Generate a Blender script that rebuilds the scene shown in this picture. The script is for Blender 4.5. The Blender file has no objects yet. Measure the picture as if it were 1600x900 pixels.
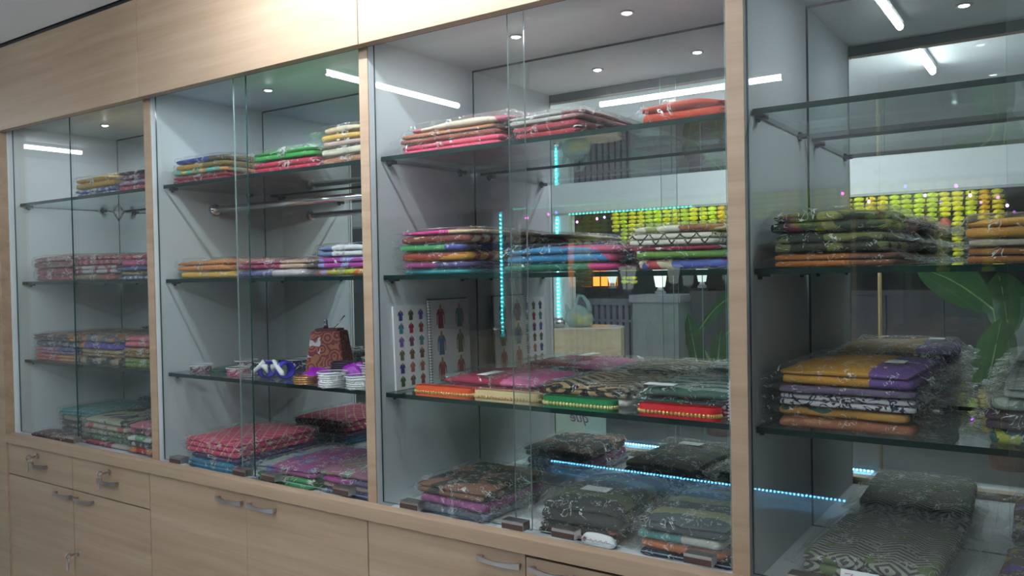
import bpy, bmesh, math, random
from mathutils import Vector, Matrix, noise

C = bpy.context.scene.collection
sc = bpy.context.scene
PI = math.pi

# ------------------------------------------------------------------ camera, world, exposure
cam_d = bpy.data.cameras.new('camera')
cam = bpy.data.objects.new('camera', cam_d)
C.objects.link(cam)
cam_d.sensor_width = 36.0
cam_d.lens = 36.0 * 1276.9 / 1600.0
cam_d.clip_start = 0.02
YAW, PITCH, ROLL = math.radians(34.43), math.radians(1.08), math.radians(-1.06)
fwd = Vector((-math.sin(YAW) * math.cos(PITCH), math.cos(YAW) * math.cos(PITCH), -math.sin(PITCH)))
rgt = Vector((math.cos(YAW), math.sin(YAW), 0))
upv = rgt.cross(fwd)
r2 = rgt * math.cos(ROLL) + upv * math.sin(ROLL)
u2 = -rgt * math.sin(ROLL) + upv * math.cos(ROLL)
cam.matrix_world = Matrix(((r2.x, u2.x, -fwd.x, 0.0), (r2.y, u2.y, -fwd.y, -1.6), (r2.z, u2.z, -fwd.z, 1.55), (0, 0, 0, 1)))
sc.camera = cam

w = bpy.data.worlds.new('night_sky'); sc.world = w; w.use_nodes = True
w.node_tree.nodes['Background'].inputs[0].default_value = (0.10, 0.13, 0.22, 1)
w.node_tree.nodes['Background'].inputs[1].default_value = 0.03

sc.view_settings.view_transform = 'Standard'
sc.view_settings.look = 'None'
sc.view_settings.gamma = 1.0
sc.view_settings.use_curve_mapping = False
sc.view_settings.exposure = 1.65
cy = sc.cycles
cy.max_bounces = 14; cy.diffuse_bounces = 4; cy.glossy_bounces = 8; cy.transmission_bounces = 8
cy.transparent_max_bounces = 48
cy.caustics_reflective = False; cy.caustics_refractive = False
cy.sample_clamp_indirect = 5.0
cy.blur_glossy = 0.3
cy.use_denoising = True
cy.denoising_input_passes = 'RGB_ALBEDO_NORMAL'

TUBE = 34.0        # radiance of the shop's fluorescent tubes
SPOT = 270.0        # radiance of the cabinet downlights
COOL = (0.90, 0.96, 1.0)

# ------------------------------------------------------------------ node helpers
class NT:
    def __init__(s, name):
        s.m = bpy.data.materials.new(name); s.m.use_nodes = True
        s.t = s.m.node_tree; s.t.nodes.clear()
        s.out = s.t.nodes.new('ShaderNodeOutputMaterial')
    def n(s, typ, **kw):
        nd = s.t.nodes.new(typ)
        for k, v in kw.items(): setattr(nd, k, v)
        return nd
    def l(s, a, b): s.t.links.new(a, b)
    def put(s, sock, v):
        if hasattr(v, 'is_output'): s.l(v, sock)
        elif isinstance(v, (tuple, list)) and len(v) == 3 and sock.type == 'RGBA': sock.default_value = (*v, 1)
        else: sock.default_value = v
    def math(s, op, a, b=None, c=None):
        nd = s.n('ShaderNodeMath', operation=op)
        s.put(nd.inputs[0], a)
        if b is not None: s.put(nd.inputs[1], b)
        if c is not None: s.put(nd.inputs[2], c)
        return nd.outputs[0]
    def mix(s, f, a, b):
        nd = s.n('ShaderNodeMix', data_type='RGBA')
        s.put(nd.inputs[0], f); s.put(nd.inputs[6], a); s.put(nd.inputs[7], b)
        return nd.outputs[2]
    def obj(s, scale=(1, 1, 1)):
        tc = s.n('ShaderNodeTexCoord'); mp = s.n('ShaderNodeMapping')
        mp.inputs['Scale'].default_value = scale
        s.l(tc.outputs['Object'], mp.inputs[0])
        return mp.outputs[0]
    def noise(s, vec, scale, detail=3.0, rough=0.55, dist=0.0):
        nd = s.n('ShaderNodeTexNoise')
        s.l(vec, nd.inputs['Vector']); nd.inputs['Scale'].default_value = scale
        nd.inputs['Detail'].default_value = detail; nd.inputs['Roughness'].default_value = rough
        nd.inputs['Distortion'].default_value = dist
        return nd.outputs[0]
    def ramp(s, f, stops):
        nd = s.n('ShaderNodeValToRGB'); e = nd.color_ramp.elements
        while len(e) < len(stops): e.new(0.5)
        for k, (p, c) in enumerate(stops):
            e[k].position = p; e[k].color = (*c, 1)
        s.put(nd.inputs[0], f)
        return nd.outputs[0]
    def bsdf(s, col, rough=0.5, metal=0.0, spec=0.5, bump=None, bs=0.2, bd=0.002, **kw):
        b = s.n('ShaderNodeBsdfPrincipled')
        s.put(b.inputs['Base Color'], col); s.put(b.inputs['Roughness'], rough)
        b.inputs['Metallic'].default_value = metal
        b.inputs['Specular IOR Level'].default_value = spec
        if bump is not None:
            bp = s.n('ShaderNodeBump'); bp.inputs['Strength'].default_value = bs; bp.inputs['Distance'].default_value = bd
            s.l(bump, bp.inputs['Height']); s.l(bp.outputs[0], b.inputs['Normal'])
        for k, v in kw.items(): s.put(b.inputs[k], v)
        s.l(b.outputs[0], s.out.inputs[0])
        return s.m

def plain(name, col, rough=0.5, metal=0.0, spec=0.5, var=0.06, vs=6.0):
    t = NT(name); f = t.noise(t.obj(), vs, 3)
    lo = tuple(c * (1 - var) for c in col); hi = tuple(min(1, c * (1 + var)) for c in col)
    return t.bsdf(t.mix(f, lo, hi), rough, metal, spec)

def emit(name, col, k, sample=True):
    t = NT(name); e = t.n('ShaderNodeEmission')
    e.inputs[0].default_value = (*col, 1); e.inputs[1].default_value = k
    t.l(e.outputs[0], t.out.inputs[0])
    t.m.cycles.emission_sampling = 'AUTO' if sample else 'NONE'
    return t.m

def wood(name, dark, mid, light, ax='x'):
    t = NT(name)
    sc_ = (0.55, 9, 13) if ax == 'x' else (9, 13, 0.55)
    v = t.obj(sc_)
    a = t.noise(v, 1.6, 5, 0.6, 0.6)
    v2 = t.obj((3.0, 160, 190) if ax == 'x' else (160, 190, 3.0))
    b = t.noise(v2, 1.0, 3, 0.7)
    c = t.ramp(a, [(0.25, dark), (0.5, mid), (0.75, light)])
    c2 = t.mix(t.math('MULTIPLY', b, 0.42), c, tuple(x * 0.62 for x in dark))
    return t.bsdf(c2, 0.42, 0, 0.4, b, 0.08, 0.0006)

def pane_mat(name, tint, base=0.04, gain=0.96, dirt=0.0):
    # clear sheet: straight transmission plus mirror reflection that grows at grazing angles
    t = NT(name)
    lw = t.n('ShaderNodeLayerWeight'); lw.inputs[0].default_value = 0.5
    f = t.math('POWER', lw.outputs['Facing'], 5.0)
    f = t.math('MULTIPLY_ADD', f, gain, base)
    tr = t.n('ShaderNodeBsdfTransparent'); tr.inputs[0].default_value = (*tint, 1)
    gl = t.n('ShaderNodeBsdfGlossy'); gl.inputs['Roughness'].default_value = 0.0
    gl.inputs['Color'].default_value = (0.96, 1, 0.99, 1)
    mx = t.n('ShaderNodeMixShader'); t.l(f, mx.inputs[0]); t.l(tr.outputs[0], mx.inputs[1]); t.l(gl.outputs[0], mx.inputs[2])
    last = mx.outputs[0]
    if dirt > 0:
        d = t.n('ShaderNodeBsdfDiffuse'); d.inputs[0].default_value = (0.8, 0.84, 0.85, 1)
        nz = t.noise(t.obj((1, 1, 0.35)), 4.0, 5, 0.6, 0.8)
        m2 = t.n('ShaderNodeMixShader'); t.l(t.math('MULTIPLY', t.math('POWER', nz, 2.0), dirt), m2.inputs[0])
        t.l(last, m2.inputs[1]); t.l(d.outputs[0], m2.inputs[2]); last = m2.outputs[0]
    t.l(last, t.out.inputs[0])
    return t.m

def film_mat(name, sc_=1.0):
    # thin polypropylene sleeve: clear and glossy, white crease lines painted in to stand for glints
    t = NT(name); v = t.obj(); M = t.math
    def ridge(k, d): return M('ABSOLUTE', M('SUBTRACT', t.noise(v, k, 2, 0.5, d), 0.5))
    r1 = ridge(17.0 * sc_, 2.2); r2_ = ridge(48.0 * sc_, 1.5)
    ma = M('MULTIPLY', M('LESS_THAN', r1, 0.018), M('GREATER_THAN', t.noise(v, 20.0 * sc_, 1), 0.52))
    mb = M('MULTIPLY', M('LESS_THAN', r2_, 0.024), M('GREATER_THAN', t.noise(v, 22.0 * sc_, 1, 0.5, 1.0), 0.62))
    bp = t.n('ShaderNodeBump'); bp.inputs['Strength'].default_value = 1.0; bp.inputs['Distance'].default_value = 0.024
    t.l(M('MULTIPLY_ADD', r2_, 0.34, r1), bp.inputs['Height'])
    lw = t.n('ShaderNodeLayerWeight'); lw.inputs[0].default_value = 0.5
    f = M('MULTIPLY_ADD', M('POWER', lw.outputs['Facing'], 4.0), 0.25, 0.05)
    tr = t.n('ShaderNodeBsdfTransparent'); tr.inputs[0].default_value = (0.985, 0.99, 0.99, 1)
    gl = t.n('ShaderNodeBsdfGlossy'); gl.inputs['Roughness'].default_value = 0.07
    t.l(bp.outputs[0], gl.inputs['Normal'])
    mx = t.n('ShaderNodeMixShader'); t.l(f, mx.inputs[0]); t.l(tr.outputs[0], mx.inputs[1]); t.l(gl.outputs[0], mx.inputs[2])
    d = t.n('ShaderNodeBsdfDiffuse'); d.inputs[0].default_value = (0.92, 0.95, 0.97, 1)
    g2 = t.n('ShaderNodeBsdfGlossy'); g2.inputs['Roughness'].default_value = 0.28; t.l(bp.outputs[0], g2.inputs['Normal'])
    ad = t.n('ShaderNodeMixShader'); t.l(d.outputs[0], ad.inputs[1]); t.l(g2.outputs[0], ad.inputs[2]); ad.inputs[0].default_value = 0.72
    m2 = t.n('ShaderNodeMixShader')
    cr = M('MINIMUM', M('MULTIPLY_ADD', ma, 0.62, M('MULTIPLY_ADD', mb, 0.66, 0.012)), 0.75)
    t.l(cr, m2.inputs[0]); t.l(mx.outputs[0], m2.inputs[1]); t.l(ad.outputs[0], m2.inputs[2])
    t.l(m2.outputs[0], t.out.inputs[0])
    return t.m

_cl = {}
def cloth(c1, c2=None, pat='plain', s=1.0, c3=None):
    key = (c1, c2, pat, s, c3)
    if key in _cl: return _cl[key]
    t = NT('cloth_' + pat)
    tc = t.n('ShaderNodeTexCoord'); sx = t.n('ShaderNodeSeparateXYZ'); t.l(tc.outputs['Object'], sx.inputs[0])
    X = sx.outputs[0]; Y = t.math('SUBTRACT', sx.outputs[1], sx.outputs[2])
    M = t.math
    nz = t.noise(tc.outputs['Object'], 14.0, 3)
    wv = t.noise(tc.outputs['Object'], 260.0, 1)
    c2 = c2 or tuple(x * 0.6 for x in c1)
    def tri(a, k): return M('ABSOLUTE', M('SUBTRACT', M('FRACT', M('MULTIPLY', a, k)), 0.5))
    Xd = M('MULTIPLY_ADD', nz, 0.05, X); Yd = M('MULTIPLY_ADD', nz, 0.04, Y)
    if pat == 'plain': f = M('MULTIPLY', nz, 0.35)
    elif pat == 'blotch': f = M('GREATER_THAN', t.noise(tc.outputs['Object'], 13.0 * s, 2, 0.5, 0.7), 0.52)
    elif pat == 'stripes': f = M('GREATER_THAN', tri(Yd, 34.0 * s), 0.27)
    elif pat == 'bars': f = M('GREATER_THAN', tri(Xd, 26.0 * s), 0.28)
    elif pat == 'border': f = M('GREATER_THAN', Xd, 0.075 * s)
    elif pat == 'zigzag': f = M('GREATER_THAN', M('FRACT', M('MULTIPLY', M('MULTIPLY_ADD', tri(X, 16.0 * s), 0.045 / s, Y), 85.0 * s)), 0.52)
    elif pat == 'hex': f = M('GREATER_THAN', M('FRACT', M('MULTIPLY', M('ADD', tri(X, 8.0 * s), tri(Y, 12.0 * s)), 7.0)), 0.5)
    elif pat == 'diamond':
        a = M('LESS_THAN', tri(M('ADD', X, Y), 24.0 * s), 0.06); b = M('LESS_THAN', tri(M('SUBTRACT', X, Y), 24.0 * s), 0.06)
        f = M('MAXIMUM', a, b)
    elif pat == 'floral':
        vo = t.n('ShaderNodeTexVoronoi'); vo.inputs['Scale'].default_value = 34.0 * s
        t.l(tc.outputs['Object'], vo.inputs[0]); f = M('LESS_THAN', vo.outputs['Distance'], 0.40)
    elif pat == 'vein':
        f = M('LESS_THAN', M('ABSOLUTE', M('SUBTRACT', t.noise(tc.outputs['Object'], 20.0 * s, 2, 0.5, 1.8), 0.5)), 0.035)
    col = t.mix(f, c1, c2)
    if c3 is not None:
        vo = t.n('ShaderNodeTexVoronoi'); vo.inputs['Scale'].default_value = 16.0
        t.l(tc.outputs['Object'], vo.inputs[0])
        col = t.mix(M('LESS_THAN', vo.outputs['Distance'], 0.28), col, c3)
    col = t.mix(M('MULTIPLY', wv, 0.25), col, (0.02, 0.02, 0.02))
    _cl[key] = t.bsdf(col, 0.72, 0, 0.25, wv, 0.15, 0.0008)
    return _cl[key]

M_WOOD = wood('oak_laminate', (0.30, 0.205, 0.135), (0.385, 0.275, 0.19), (0.45, 0.335, 0.245))
M_BOARD = plain('white_board', (0.60, 0.66, 0.68), 0.45, 0, 0.35, 0.03)
M_BASE = plain('white_laminate', (0.74, 0.78, 0.82), 0.35, 0, 0.4, 0.03)
M_PANE = pane_mat('clear_pane', (0.975, 0.992, 0.985), dirt=0.012)
M_SHELF = pane_mat('shelf_glass', (0.94, 0.98, 0.965), 0.05, 1.0, dirt=0.012)
M_EDGE = plain('green_glass_edge', (0.004, 0.020, 0.018), 0.4, 0, 0.18)
M_PEDGE = plain('pane_edge', (0.02, 0.07, 0.065), 0.15, 0, 0.6)
M_LEDGE = plain('light_glass_edge', (0.35, 0.47, 0.46), 0.2, 0, 0.6)
M_DARK = plain('dark_gap', (0.02, 0.02, 0.025), 0.6)
M_BROWN = plain('dark_brown_board', (0.06, 0.035, 0.03), 0.5)
M_STEEL = plain('satin_steel', (0.52, 0.47, 0.46), 0.28, 1.0, 0.5, 0.05)
M_CHROME = plain('chrome', (0.72, 0.70, 0.74), 0.12, 1.0)
M_CEIL = plain('ceiling_paint', (0.84, 0.86, 0.89), 0.8, 0, 0.2, 0.03)
M_WHITE = plain('white_paint', (0.78, 0.81, 0.83), 0.6, 0, 0.3, 0.03)
M_FLOOR = plain('cream_floor_tile', (0.66, 0.66, 0.65), 0.25, 0, 0.5, 0.08, 3)
M_PAPER = plain('white_paper', (0.80, 0.82, 0.84), 0.6, 0, 0.3, 0.03)
M_FILM = film_mat('clear_sleeve')
M_FILM2 = film_mat('clear_sleeve_fine', 1.25)
t = NT('mirror_silver'); gl = t.n('ShaderNodeBsdfGlossy'); gl.inputs['Roughness'].default_value = 0.0
gl.inputs['Color'].default_value = (0.88, 0.93, 0.92, 1); t.l(gl.outputs[0], t.out.inputs[0]); M_MIRROR = t.m
M_TUBE = emit('tube_light', COOL, TUBE)
M_SPOT = emit('downlight_glow', (0.88, 0.93, 1.0), SPOT)

# ------------------------------------------------------------------ mesh helpers
def link(name, bm, mat, parent=None, smooth=False, loc=None):
    me = bpy.data.meshes.new(name)
    bm.normal_update(); bm.to_mesh(me); bm.free()
    for m in (mat if isinstance(mat, (list, tuple)) else [mat]): me.materials.append(m)
    if smooth: me.polygons.foreach_set('use_smooth', [True] * len(me.polygons))
    o = bpy.data.objects.new(name, me); C.objects.link(o)
    if parent is not None: o.parent = parent
    if loc is not None: o.location = loc
    return o

def tag(o, label, cat, group=None, kind=None):
    o['label'] = label; o['category'] = cat
    if group: o['group'] = group
    if kind: o['kind'] = kind
    return o

def struct(o, label=None, cat=None):
    o['kind'] = 'structure'
    if label: o['label'] = label
    if cat: o['category'] = cat
    return o

def empty(name, loc, label, cat, group=None, rz=0.0):
    o = bpy.data.objects.new(name, None); C.objects.link(o)
    o.location = loc; o.rotation_euler = (0, 0, rz); o.empty_display_size = 0.05
    return tag(o, label, cat, group)

def box(bm, x0, x1, y0, y1, z0, z1, mi=0, bev=0.0):
    vs = [bm.verts.new((x, y, z)) for x in (x0, x1) for y in (y0, y1) for z in (z0, z1)]
    fs = [(0, 1, 3, 2), (4, 6, 7, 5), (0, 4, 5, 1), (2, 3, 7, 6), (0, 2, 6, 4), (1, 5, 7, 3)]
    faces = []
    for f in fs:
        q = bm.faces.new([vs[i] for i in f]); q.material_index = mi; faces.append(q)
    if bev > 0:
        es = list({e for f in faces for e in f.edges})
        r = bmesh.ops.bevel(bm, geom=es, offset=bev, segments=2, affect='EDGES', profile=0.6)
        for f in r['faces']: f.material_index = mi
    return faces

def bx(name, a, b, mat, parent=None, bev=0.0):
    bm = bmesh.new(); box(bm, a[0], b[0], a[1], b[1], a[2], b[2], 0, bev)
    return link(name, bm, mat, parent)

def cyl(bm, c, r, h, axis='z', n=20, r2=None, mi=0, caps=True):
    rot = {'z': Matrix.Identity(4), 'x': Matrix.Rotation(PI / 2, 4, 'Y'), 'y': Matrix.Rotation(-PI / 2, 4, 'X')}[axis]
    k0 = len(bm.faces)
    bmesh.ops.create_cone(bm, cap_ends=caps, segments=n, radius1=r, radius2=r if r2 is None else r2, depth=h,
                          matrix=Matrix.Translation(c) @ rot)
    bm.faces.ensure_lookup_table()
    for f in bm.faces[k0:]: f.material_index = mi

def ball(bm, c, r, s=(1, 1, 1), sub=1, mi=0):
    k0 = len(bm.faces)
    bmesh.ops.create_icosphere(bm, subdivisions=sub, radius=r,
                               matrix=Matrix.Translation(c) @ Matrix.Diagonal((*s, 1)))
    bm.faces.ensure_lookup_table()
    for f in bm.faces[k0:]: f.material_index = mi

def torus(bm, c, R, r, n=24, m=8, sz=1.0, mi=0, rot=None):
    rot = rot or Matrix.Identity(3); c = Vector(c); vs = []
    for i in range(n):
        a = 2 * PI * i / n
        for j in range(m):
            b = 2 * PI * j / m
            p = Vector(((R + r * math.cos(b)) * math.cos(a), (R + r * math.cos(b)) * math.sin(a), r * sz * math.sin(b)))
            vs.append(bm.verts.new(c + rot @ p))
    for i in range(n):
        for j in range(m):
            f = bm.faces.new((vs[i * m + j], vs[((i + 1) % n) * m + j], vs[((i + 1) % n) * m + (j + 1) % m], vs[i * m + (j + 1) % m]))
            f.material_index = mi

def tube_path(bm, pts, r, m=8, mi=0):
    pts = [Vector(p) for p in pts]; rings = []
    for i, p in enumerate(pts):
        d = (pts[min(i + 1, len(pts) - 1)] - pts[max(i - 1, 0)]).normalized()
        s = d.cross(Vector((0, 0, 1)))
        if s.length < 1e-3: s = d.cross(Vector((1, 0, 0)))
        s.normalize(); u = s.cross(d)
        rr = r[i] if isinstance(r, (list, tuple)) else r
        rings.append([bm.verts.new(p + (s * math.cos(2 * PI * k / m) + u * math.sin(2 * PI * k / m)) * rr) for k in range(m)])
    for a, b in zip(rings, rings[1:]):
        for k in range(m):
            f = bm.faces.new((a[k], a[(k + 1) % m], b[(k + 1) % m], b[k])); f.material_index = mi
    for rg in (rings[0], rings[-1]):
        try:
            f = bm.faces.new(rg); f.material_index = mi
        except ValueError: pass

def sheet(name, x0, x1, y0, y1, z0, z1, face, edge, thin, parent=None):
    # glass sheet: big faces get the glass material, the rim its edge colour
    bm = bmesh.new(); fs = box(bm, x0, x1, y0, y1, z0, z1)
    for f in fs:
        n = f.normal if f.normal.length else (f.normal_update() or f.normal)
        f.material_index = 0 if abs(n['xyz'.index(thin)]) > 0.9 else 1
    return link(name, bm, [face, edge], parent)

# ------------------------------------------------------------------ dimensions (metres; cabinet fronts face -y)
BX = [(-3.584, -2.605), (-2.567, -1.585), (-1.553, -0.569), (-0.533, 0.45)]
BAY = ['leftmost bay', 'second bay', 'third bay', 'right bay']
MY = 0.466                      # face of the back mirrors
ZB, ZT = 0.912, 2.186           # cabinet floor and ceiling
ZS = [1.871, 1.549, 1.228]      # shelf tops
TS = 0.012
ZL = 0.933                      # ledge
ZF = 2.159                      # underside of the fascia
ZC = 2.50                       # shop ceiling
SY = -3.888                     # shop front
YF = -0.036

# ------------------------------------------------------------------ shop shell
struct(bx('floor', (-6.6, SY - 0.05, -0.06), (3.4, 0.52, 0.0), M_FLOOR))
struct(bx('ceiling', (-6.6, SY - 0.05, ZC), (3.4, YF - 0.004, ZC + 0.06), M_CEIL))
struct(bx('wall_left', (-6.7, SY, 0.0), (-6.6, 0.52, ZC + 0.06), M_WHITE))
struct(bx('wall_right', (3.4, SY, 0.0), (3.5, 0.52, ZC + 0.06), M_WHITE))
struct(bx('wall_back', (-6.6, 0.52, 0.0), (3.4, 0.60, ZC + 0.06), M_WHITE))
struct(bx('shade_strip', (-6.6, YF + 0.006, ZC - 0.012), (3.4, 0.0, ZC + 0.06), M_DARK))       # dark-coloured strip standing in for the shade of the gap over the fascia
# end of the cabinet run: wood clad pier
o = bx('end_panel', (-4.30, YF, 0.0), (-3.584, 0.46, ZF), M_WOOD)
tag(o, 'full height oak laminate end panel left of the cabinets', 'panel')

# ------------------------------------------------------------------ fascia
fa = empty('fascia', (0, 0, ZF), 'oak laminate fascia boards above the glass cabinets', 'fascia')
for x0, x1 in [(-4.30, -2.5725), (-2.5695, -1.5515), (-1.5485, -0.532), (-0.529, 0.487), (0.49, 1.5), (1.503, 2.6)]:
    bx('board', (x0, YF, 0), (x1, YF + 0.032, ZC - ZF - 0.014), M_WOOD, fa, 0.0012)
bx('backing_board', (-4.30, YF + 0.032, 0.0005), (2.6, YF + 0.0355, ZC - ZF - 0.02), M_DARK, fa)

# ------------------------------------------------------------------ cabinets
def partition(x0, x1, label):
    p = empty('partition', ((x0 + x1) / 2, 0, ZB), label, 'partition')
    h = (x1 - x0) / 2
    bx('panel', (-h, 0.0035, -0.01), (h, MY, ZT - ZB), M_BOARD, p)
    bx('edge_strip', (-h, 0.0, ZL - ZB), (h, 0.0035, ZT - ZB - 0.012), M_WOOD, p)['label'] = 'oak laminate edging strip'
partition(BX[0][1], BX[1][0], 'white partition with oak edge between leftmost and second bays')
partition(BX[1][1], BX[2][0], 'white partition with oak edge between second and third bays')
partition(BX[2][1], BX[3][0], 'wide looking oak edged partition between third and right bays')
partition(BX[3][1], BX[3][1] + 0.036, 'oak edged partition closing the right bay')
tag(bx('lining_board', (-3.584, 0.0, ZB - 0.01), (-3.580, MY, ZT), M_BOARD), 'white side lining of the leftmost bay', 'panel')

for k, (x0, x1) in enumerate(BX):
    xa, xb = x0 + (0.004 if k == 0 else 0.0), x1
    cb = empty('display_cabinet', ((xa + xb) / 2, 0.23, ZB), 'mirror backed white display cabinet of the ' + BAY[k], 'cabinet')
    h = (xb - xa) / 2
    bx('top_panel', (-h, -0.228, ZT - ZB), (h, 0.28, ZT - ZB + 0.016), M_BOARD, cb)
    bx('base_panel', (-h, -0.229, -0.018), (h, MY - 0.23, 0.0), M_BASE, cb)
    bx('mirror', (-h + 0.005, MY - 0.23, 0.003), (h - 0.005, MY - 0.225, ZT - ZB - 0.006), M_MIRROR, cb)
    bm = bmesh.new(); H = ZT - ZB
    box(bm, -h, h, MY - 0.2305, MY - 0.224, H - 0.006, H)
    box(bm, -h, -h + 0.005, MY - 0.2305, MY - 0.224, 0, H - 0.006)
    box(bm, h - 0.005, h, MY - 0.2305, MY - 0.224, 0, H - 0.006)
    box(bm, -h + 0.005, h - 0.005, MY - 0.2305, MY - 0.224, 0, 0.003)
    link('mirror_frame', bm, M_DARK, cb)
    for z in ZS:
        for sx in (-1, 1):
            for yy in (-0.155, 0.16):
                bm = bmesh.new()
                box(bm, -0.011, 0.011, -0.011, 0.011, -0.005, 0.0, 0, 0.0015)
                cyl(bm, (sx * 0.009, 0, -0.007), 0.004, 0.01, 'x', 8)
                link('shelf_pin', bm, M_DARK, cb, loc=(sx * (h - 0.0115), yy, z - TS - ZB))
    for i, z in enumerate(ZS):
        s = sheet('glass_shelf', -h + 0.003, h - 0.003, -0.2, 0.2, -TS, 0, M_SHELF, M_EDGE, 'z')
        s.location = ((xa + xb) / 2, 0.24, z)
        s.scale = (1, 0.99, 1)
        tag(s, 'clear green edged glass %s of the %s' % (('top shelf', 'middle shelf', 'lower shelf')[i], BAY[k]), 'shelf', 'glass shelves of the display cabinets')

# downlights in the cabinet ceilings
DL = [(-3.268, 0), (-2.945, 0), (-2.248, 1), (-1.925, 1), (-1.231, 2), (-0.901, 2), (-0.215, 3), (0.115, 3)]
for j, (x, k) in enumerate(DL):
    d = empty('downlight', (x, 0.237, ZT), 'small round recessed downlight, %s one in the ceiling of the %s' % (('left', 'right')[j % 2], BAY[k]), 'downlight', 'cabinet ceiling downlights')
    bm = bmesh.new(); torus(bm, (0, 0, -0.002), 0.0155, 0.0045, 24, 8, 0.6)
    link('rim', bm, M_STEEL, d, True)
    bm = bmesh.new(); ball(bm, (0, 0, -0.0015), 0.0115, (1, 1, 0.4), 2)
    link('lens', bm, M_SPOT, d, True)

# glass doors with their clamps
def clamp(x, parent, z0, mat=M_STEEL):
    bm = bmesh.new()
    box(bm, x, x + 0.062, -0.020, 0.012, ZL - z0 + 0.001, ZL - z0 + 0.022, 0, 0.002)
    box(bm, x + 0.001, x + 0.061, -0.0212, -0.0195, ZL - z0 + 0.002, ZL - z0 + 0.015, 1)
    link('clamp', bm, [M_STEEL, M_BROWN], parent)
def door(x0, x1, y, label, clamps, le, re):
    z0 = ZL + 0.002
    d = empty('glass_door', ((x0 + x1) / 2, y, z0), label, 'glass door', 'frameless glass cabinet doors')
    hx = (x1 - x0) / 2
    bm = bmesh.new(); fs = box(bm, -hx, hx, -0.0025, 0.0025, 0.0, ZT - z0 - 0.004)
    for f in fs:
        f.normal_update()
        f.material_index = 0 if abs(f.normal.y) > 0.9 else (1 if f.normal.x < -0.5 else 2 if f.normal.x > 0.5 else 1)
    link('pane', bm, [M_PANE, le, re], d)
    for c in clamps: clamp(c - (x0 + x1) / 2, d, z0)
door(-3.570, -3.122, 0.018, 'left glass door of the leftmost bay', [-3.182], M_PEDGE, M_PEDGE)
door(-3.137, -2.612, 0.026, 'right glass door of the leftmost bay', [], M_PEDGE, M_PEDGE)
door(-2.560, -2.083, 0.018, 'left glass door of the second bay', [-2.503, -2.168], M_PEDGE, M_PEDGE)
door(-2.154, -1.608, 0.026, 'right glass door of the second bay', [-2.040, -1.729], M_LEDGE, M_PEDGE)
door(-1.545, -1.063, 0.018, 'left glass door of the third bay', [-1.468, -1.139], M_PEDGE, M_LEDGE)
door(-1.115, -0.580, 0.026, 'right glass door of the third bay', [-1.003, -0.677], M_LEDGE, M_LEDGE)
door(-0.531, -0.045, 0.018, 'left glass door of the right bay', [-0.46], M_PEDGE, M_PEDGE)
door(-0.090, 0.443, 0.026, 'right glass door of the right bay', [0.02], M_LEDGE, M_PEDGE)

# ledge and base cabinets
bm = bmesh.new(); box(bm, -3.582, 2.6, -0.039, 0.0005, 0.897, ZL, 0, 0.001)
tag(link('ledge', bm, M_WOOD), 'continuous oak laminate ledge under the glass doors', 'ledge')

def handle(parent, x, z, L=0.125, y=-0.030):
    bm = bmesh.new(); n = 8
    for i in range(n):                                   # bowed flat bar
        a, b = i / n, (i + 1) / n
        ya = y - 0.014 - 0.012 * math.sin(PI * a); yb = y - 0.014 - 0.012 * math.sin(PI * b)
        xa, xb = x - L / 2 + L * a, x - L / 2 + L * b
        ha, hb = 0.0045 + 0.0025 * abs(2 * a - 1), 0.0045 + 0.0025 * abs(2 * b - 1)
        v = [bm.verts.new(p) for p in [(xa, ya, z - ha), (xb, yb, z - hb), (xb, yb, z + hb), (xa, ya, z + ha),
                                       (xa, ya + 0.006, z - ha), (xb, yb + 0.006, z - hb), (xb, yb + 0.006, z + hb), (xa, ya + 0.006, z + ha)]]
        for f in [(0, 1, 2, 3), (4, 7, 6, 5), (3, 2, 6, 7), (0, 4, 5, 1)]: bm.faces.new([v[q] for q in f])
        if i == 0: bm.faces.new([v[q] for q in (0, 3, 7, 4)])
        if i == n - 1: bm.faces.new([v[q] for q in (1, 5, 6, 2)])
    for s in (-1, 1): box(bm, x + s * (L / 2 - 0.008) - 0.005, x + s * (L / 2 - 0.008) + 0.005, y - 0.013, y, z - 0.005, z + 0.005)
    return link('handle', bm, M_STEEL, parent)
def lock(parent, x, z, y=-0.030):
    bm = bmesh.new(); cyl(bm, (x, y - 0.004, z), 0.010, 0.008, 'y', 16)
    box(bm, x - 0.0012, x + 0.0012, y - 0.030, y - 0.008, z - 0.004, z + 0.004)
    torus(bm, (x, y - 0.036, z), 0.009, 0.003, 14, 6, 1, 0, Matrix.Rotation(PI / 2, 3, 'Y'))
    torus(bm, (x, y - 0.038, z - 0.016), 0.010, 0.0012, 14, 6, 1, 0, Matrix.Rotation(PI / 2, 3, 'X'))
    box(bm, x - 0.007, x + 0.005, y - 0.040, y - 0.037, z - 0.052, z - 0.022)
    return link('lock_and_key', bm, M_STEEL, parent)
BS = [-3.582, -2.577, -1.559, -0.545, 0.470]
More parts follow.
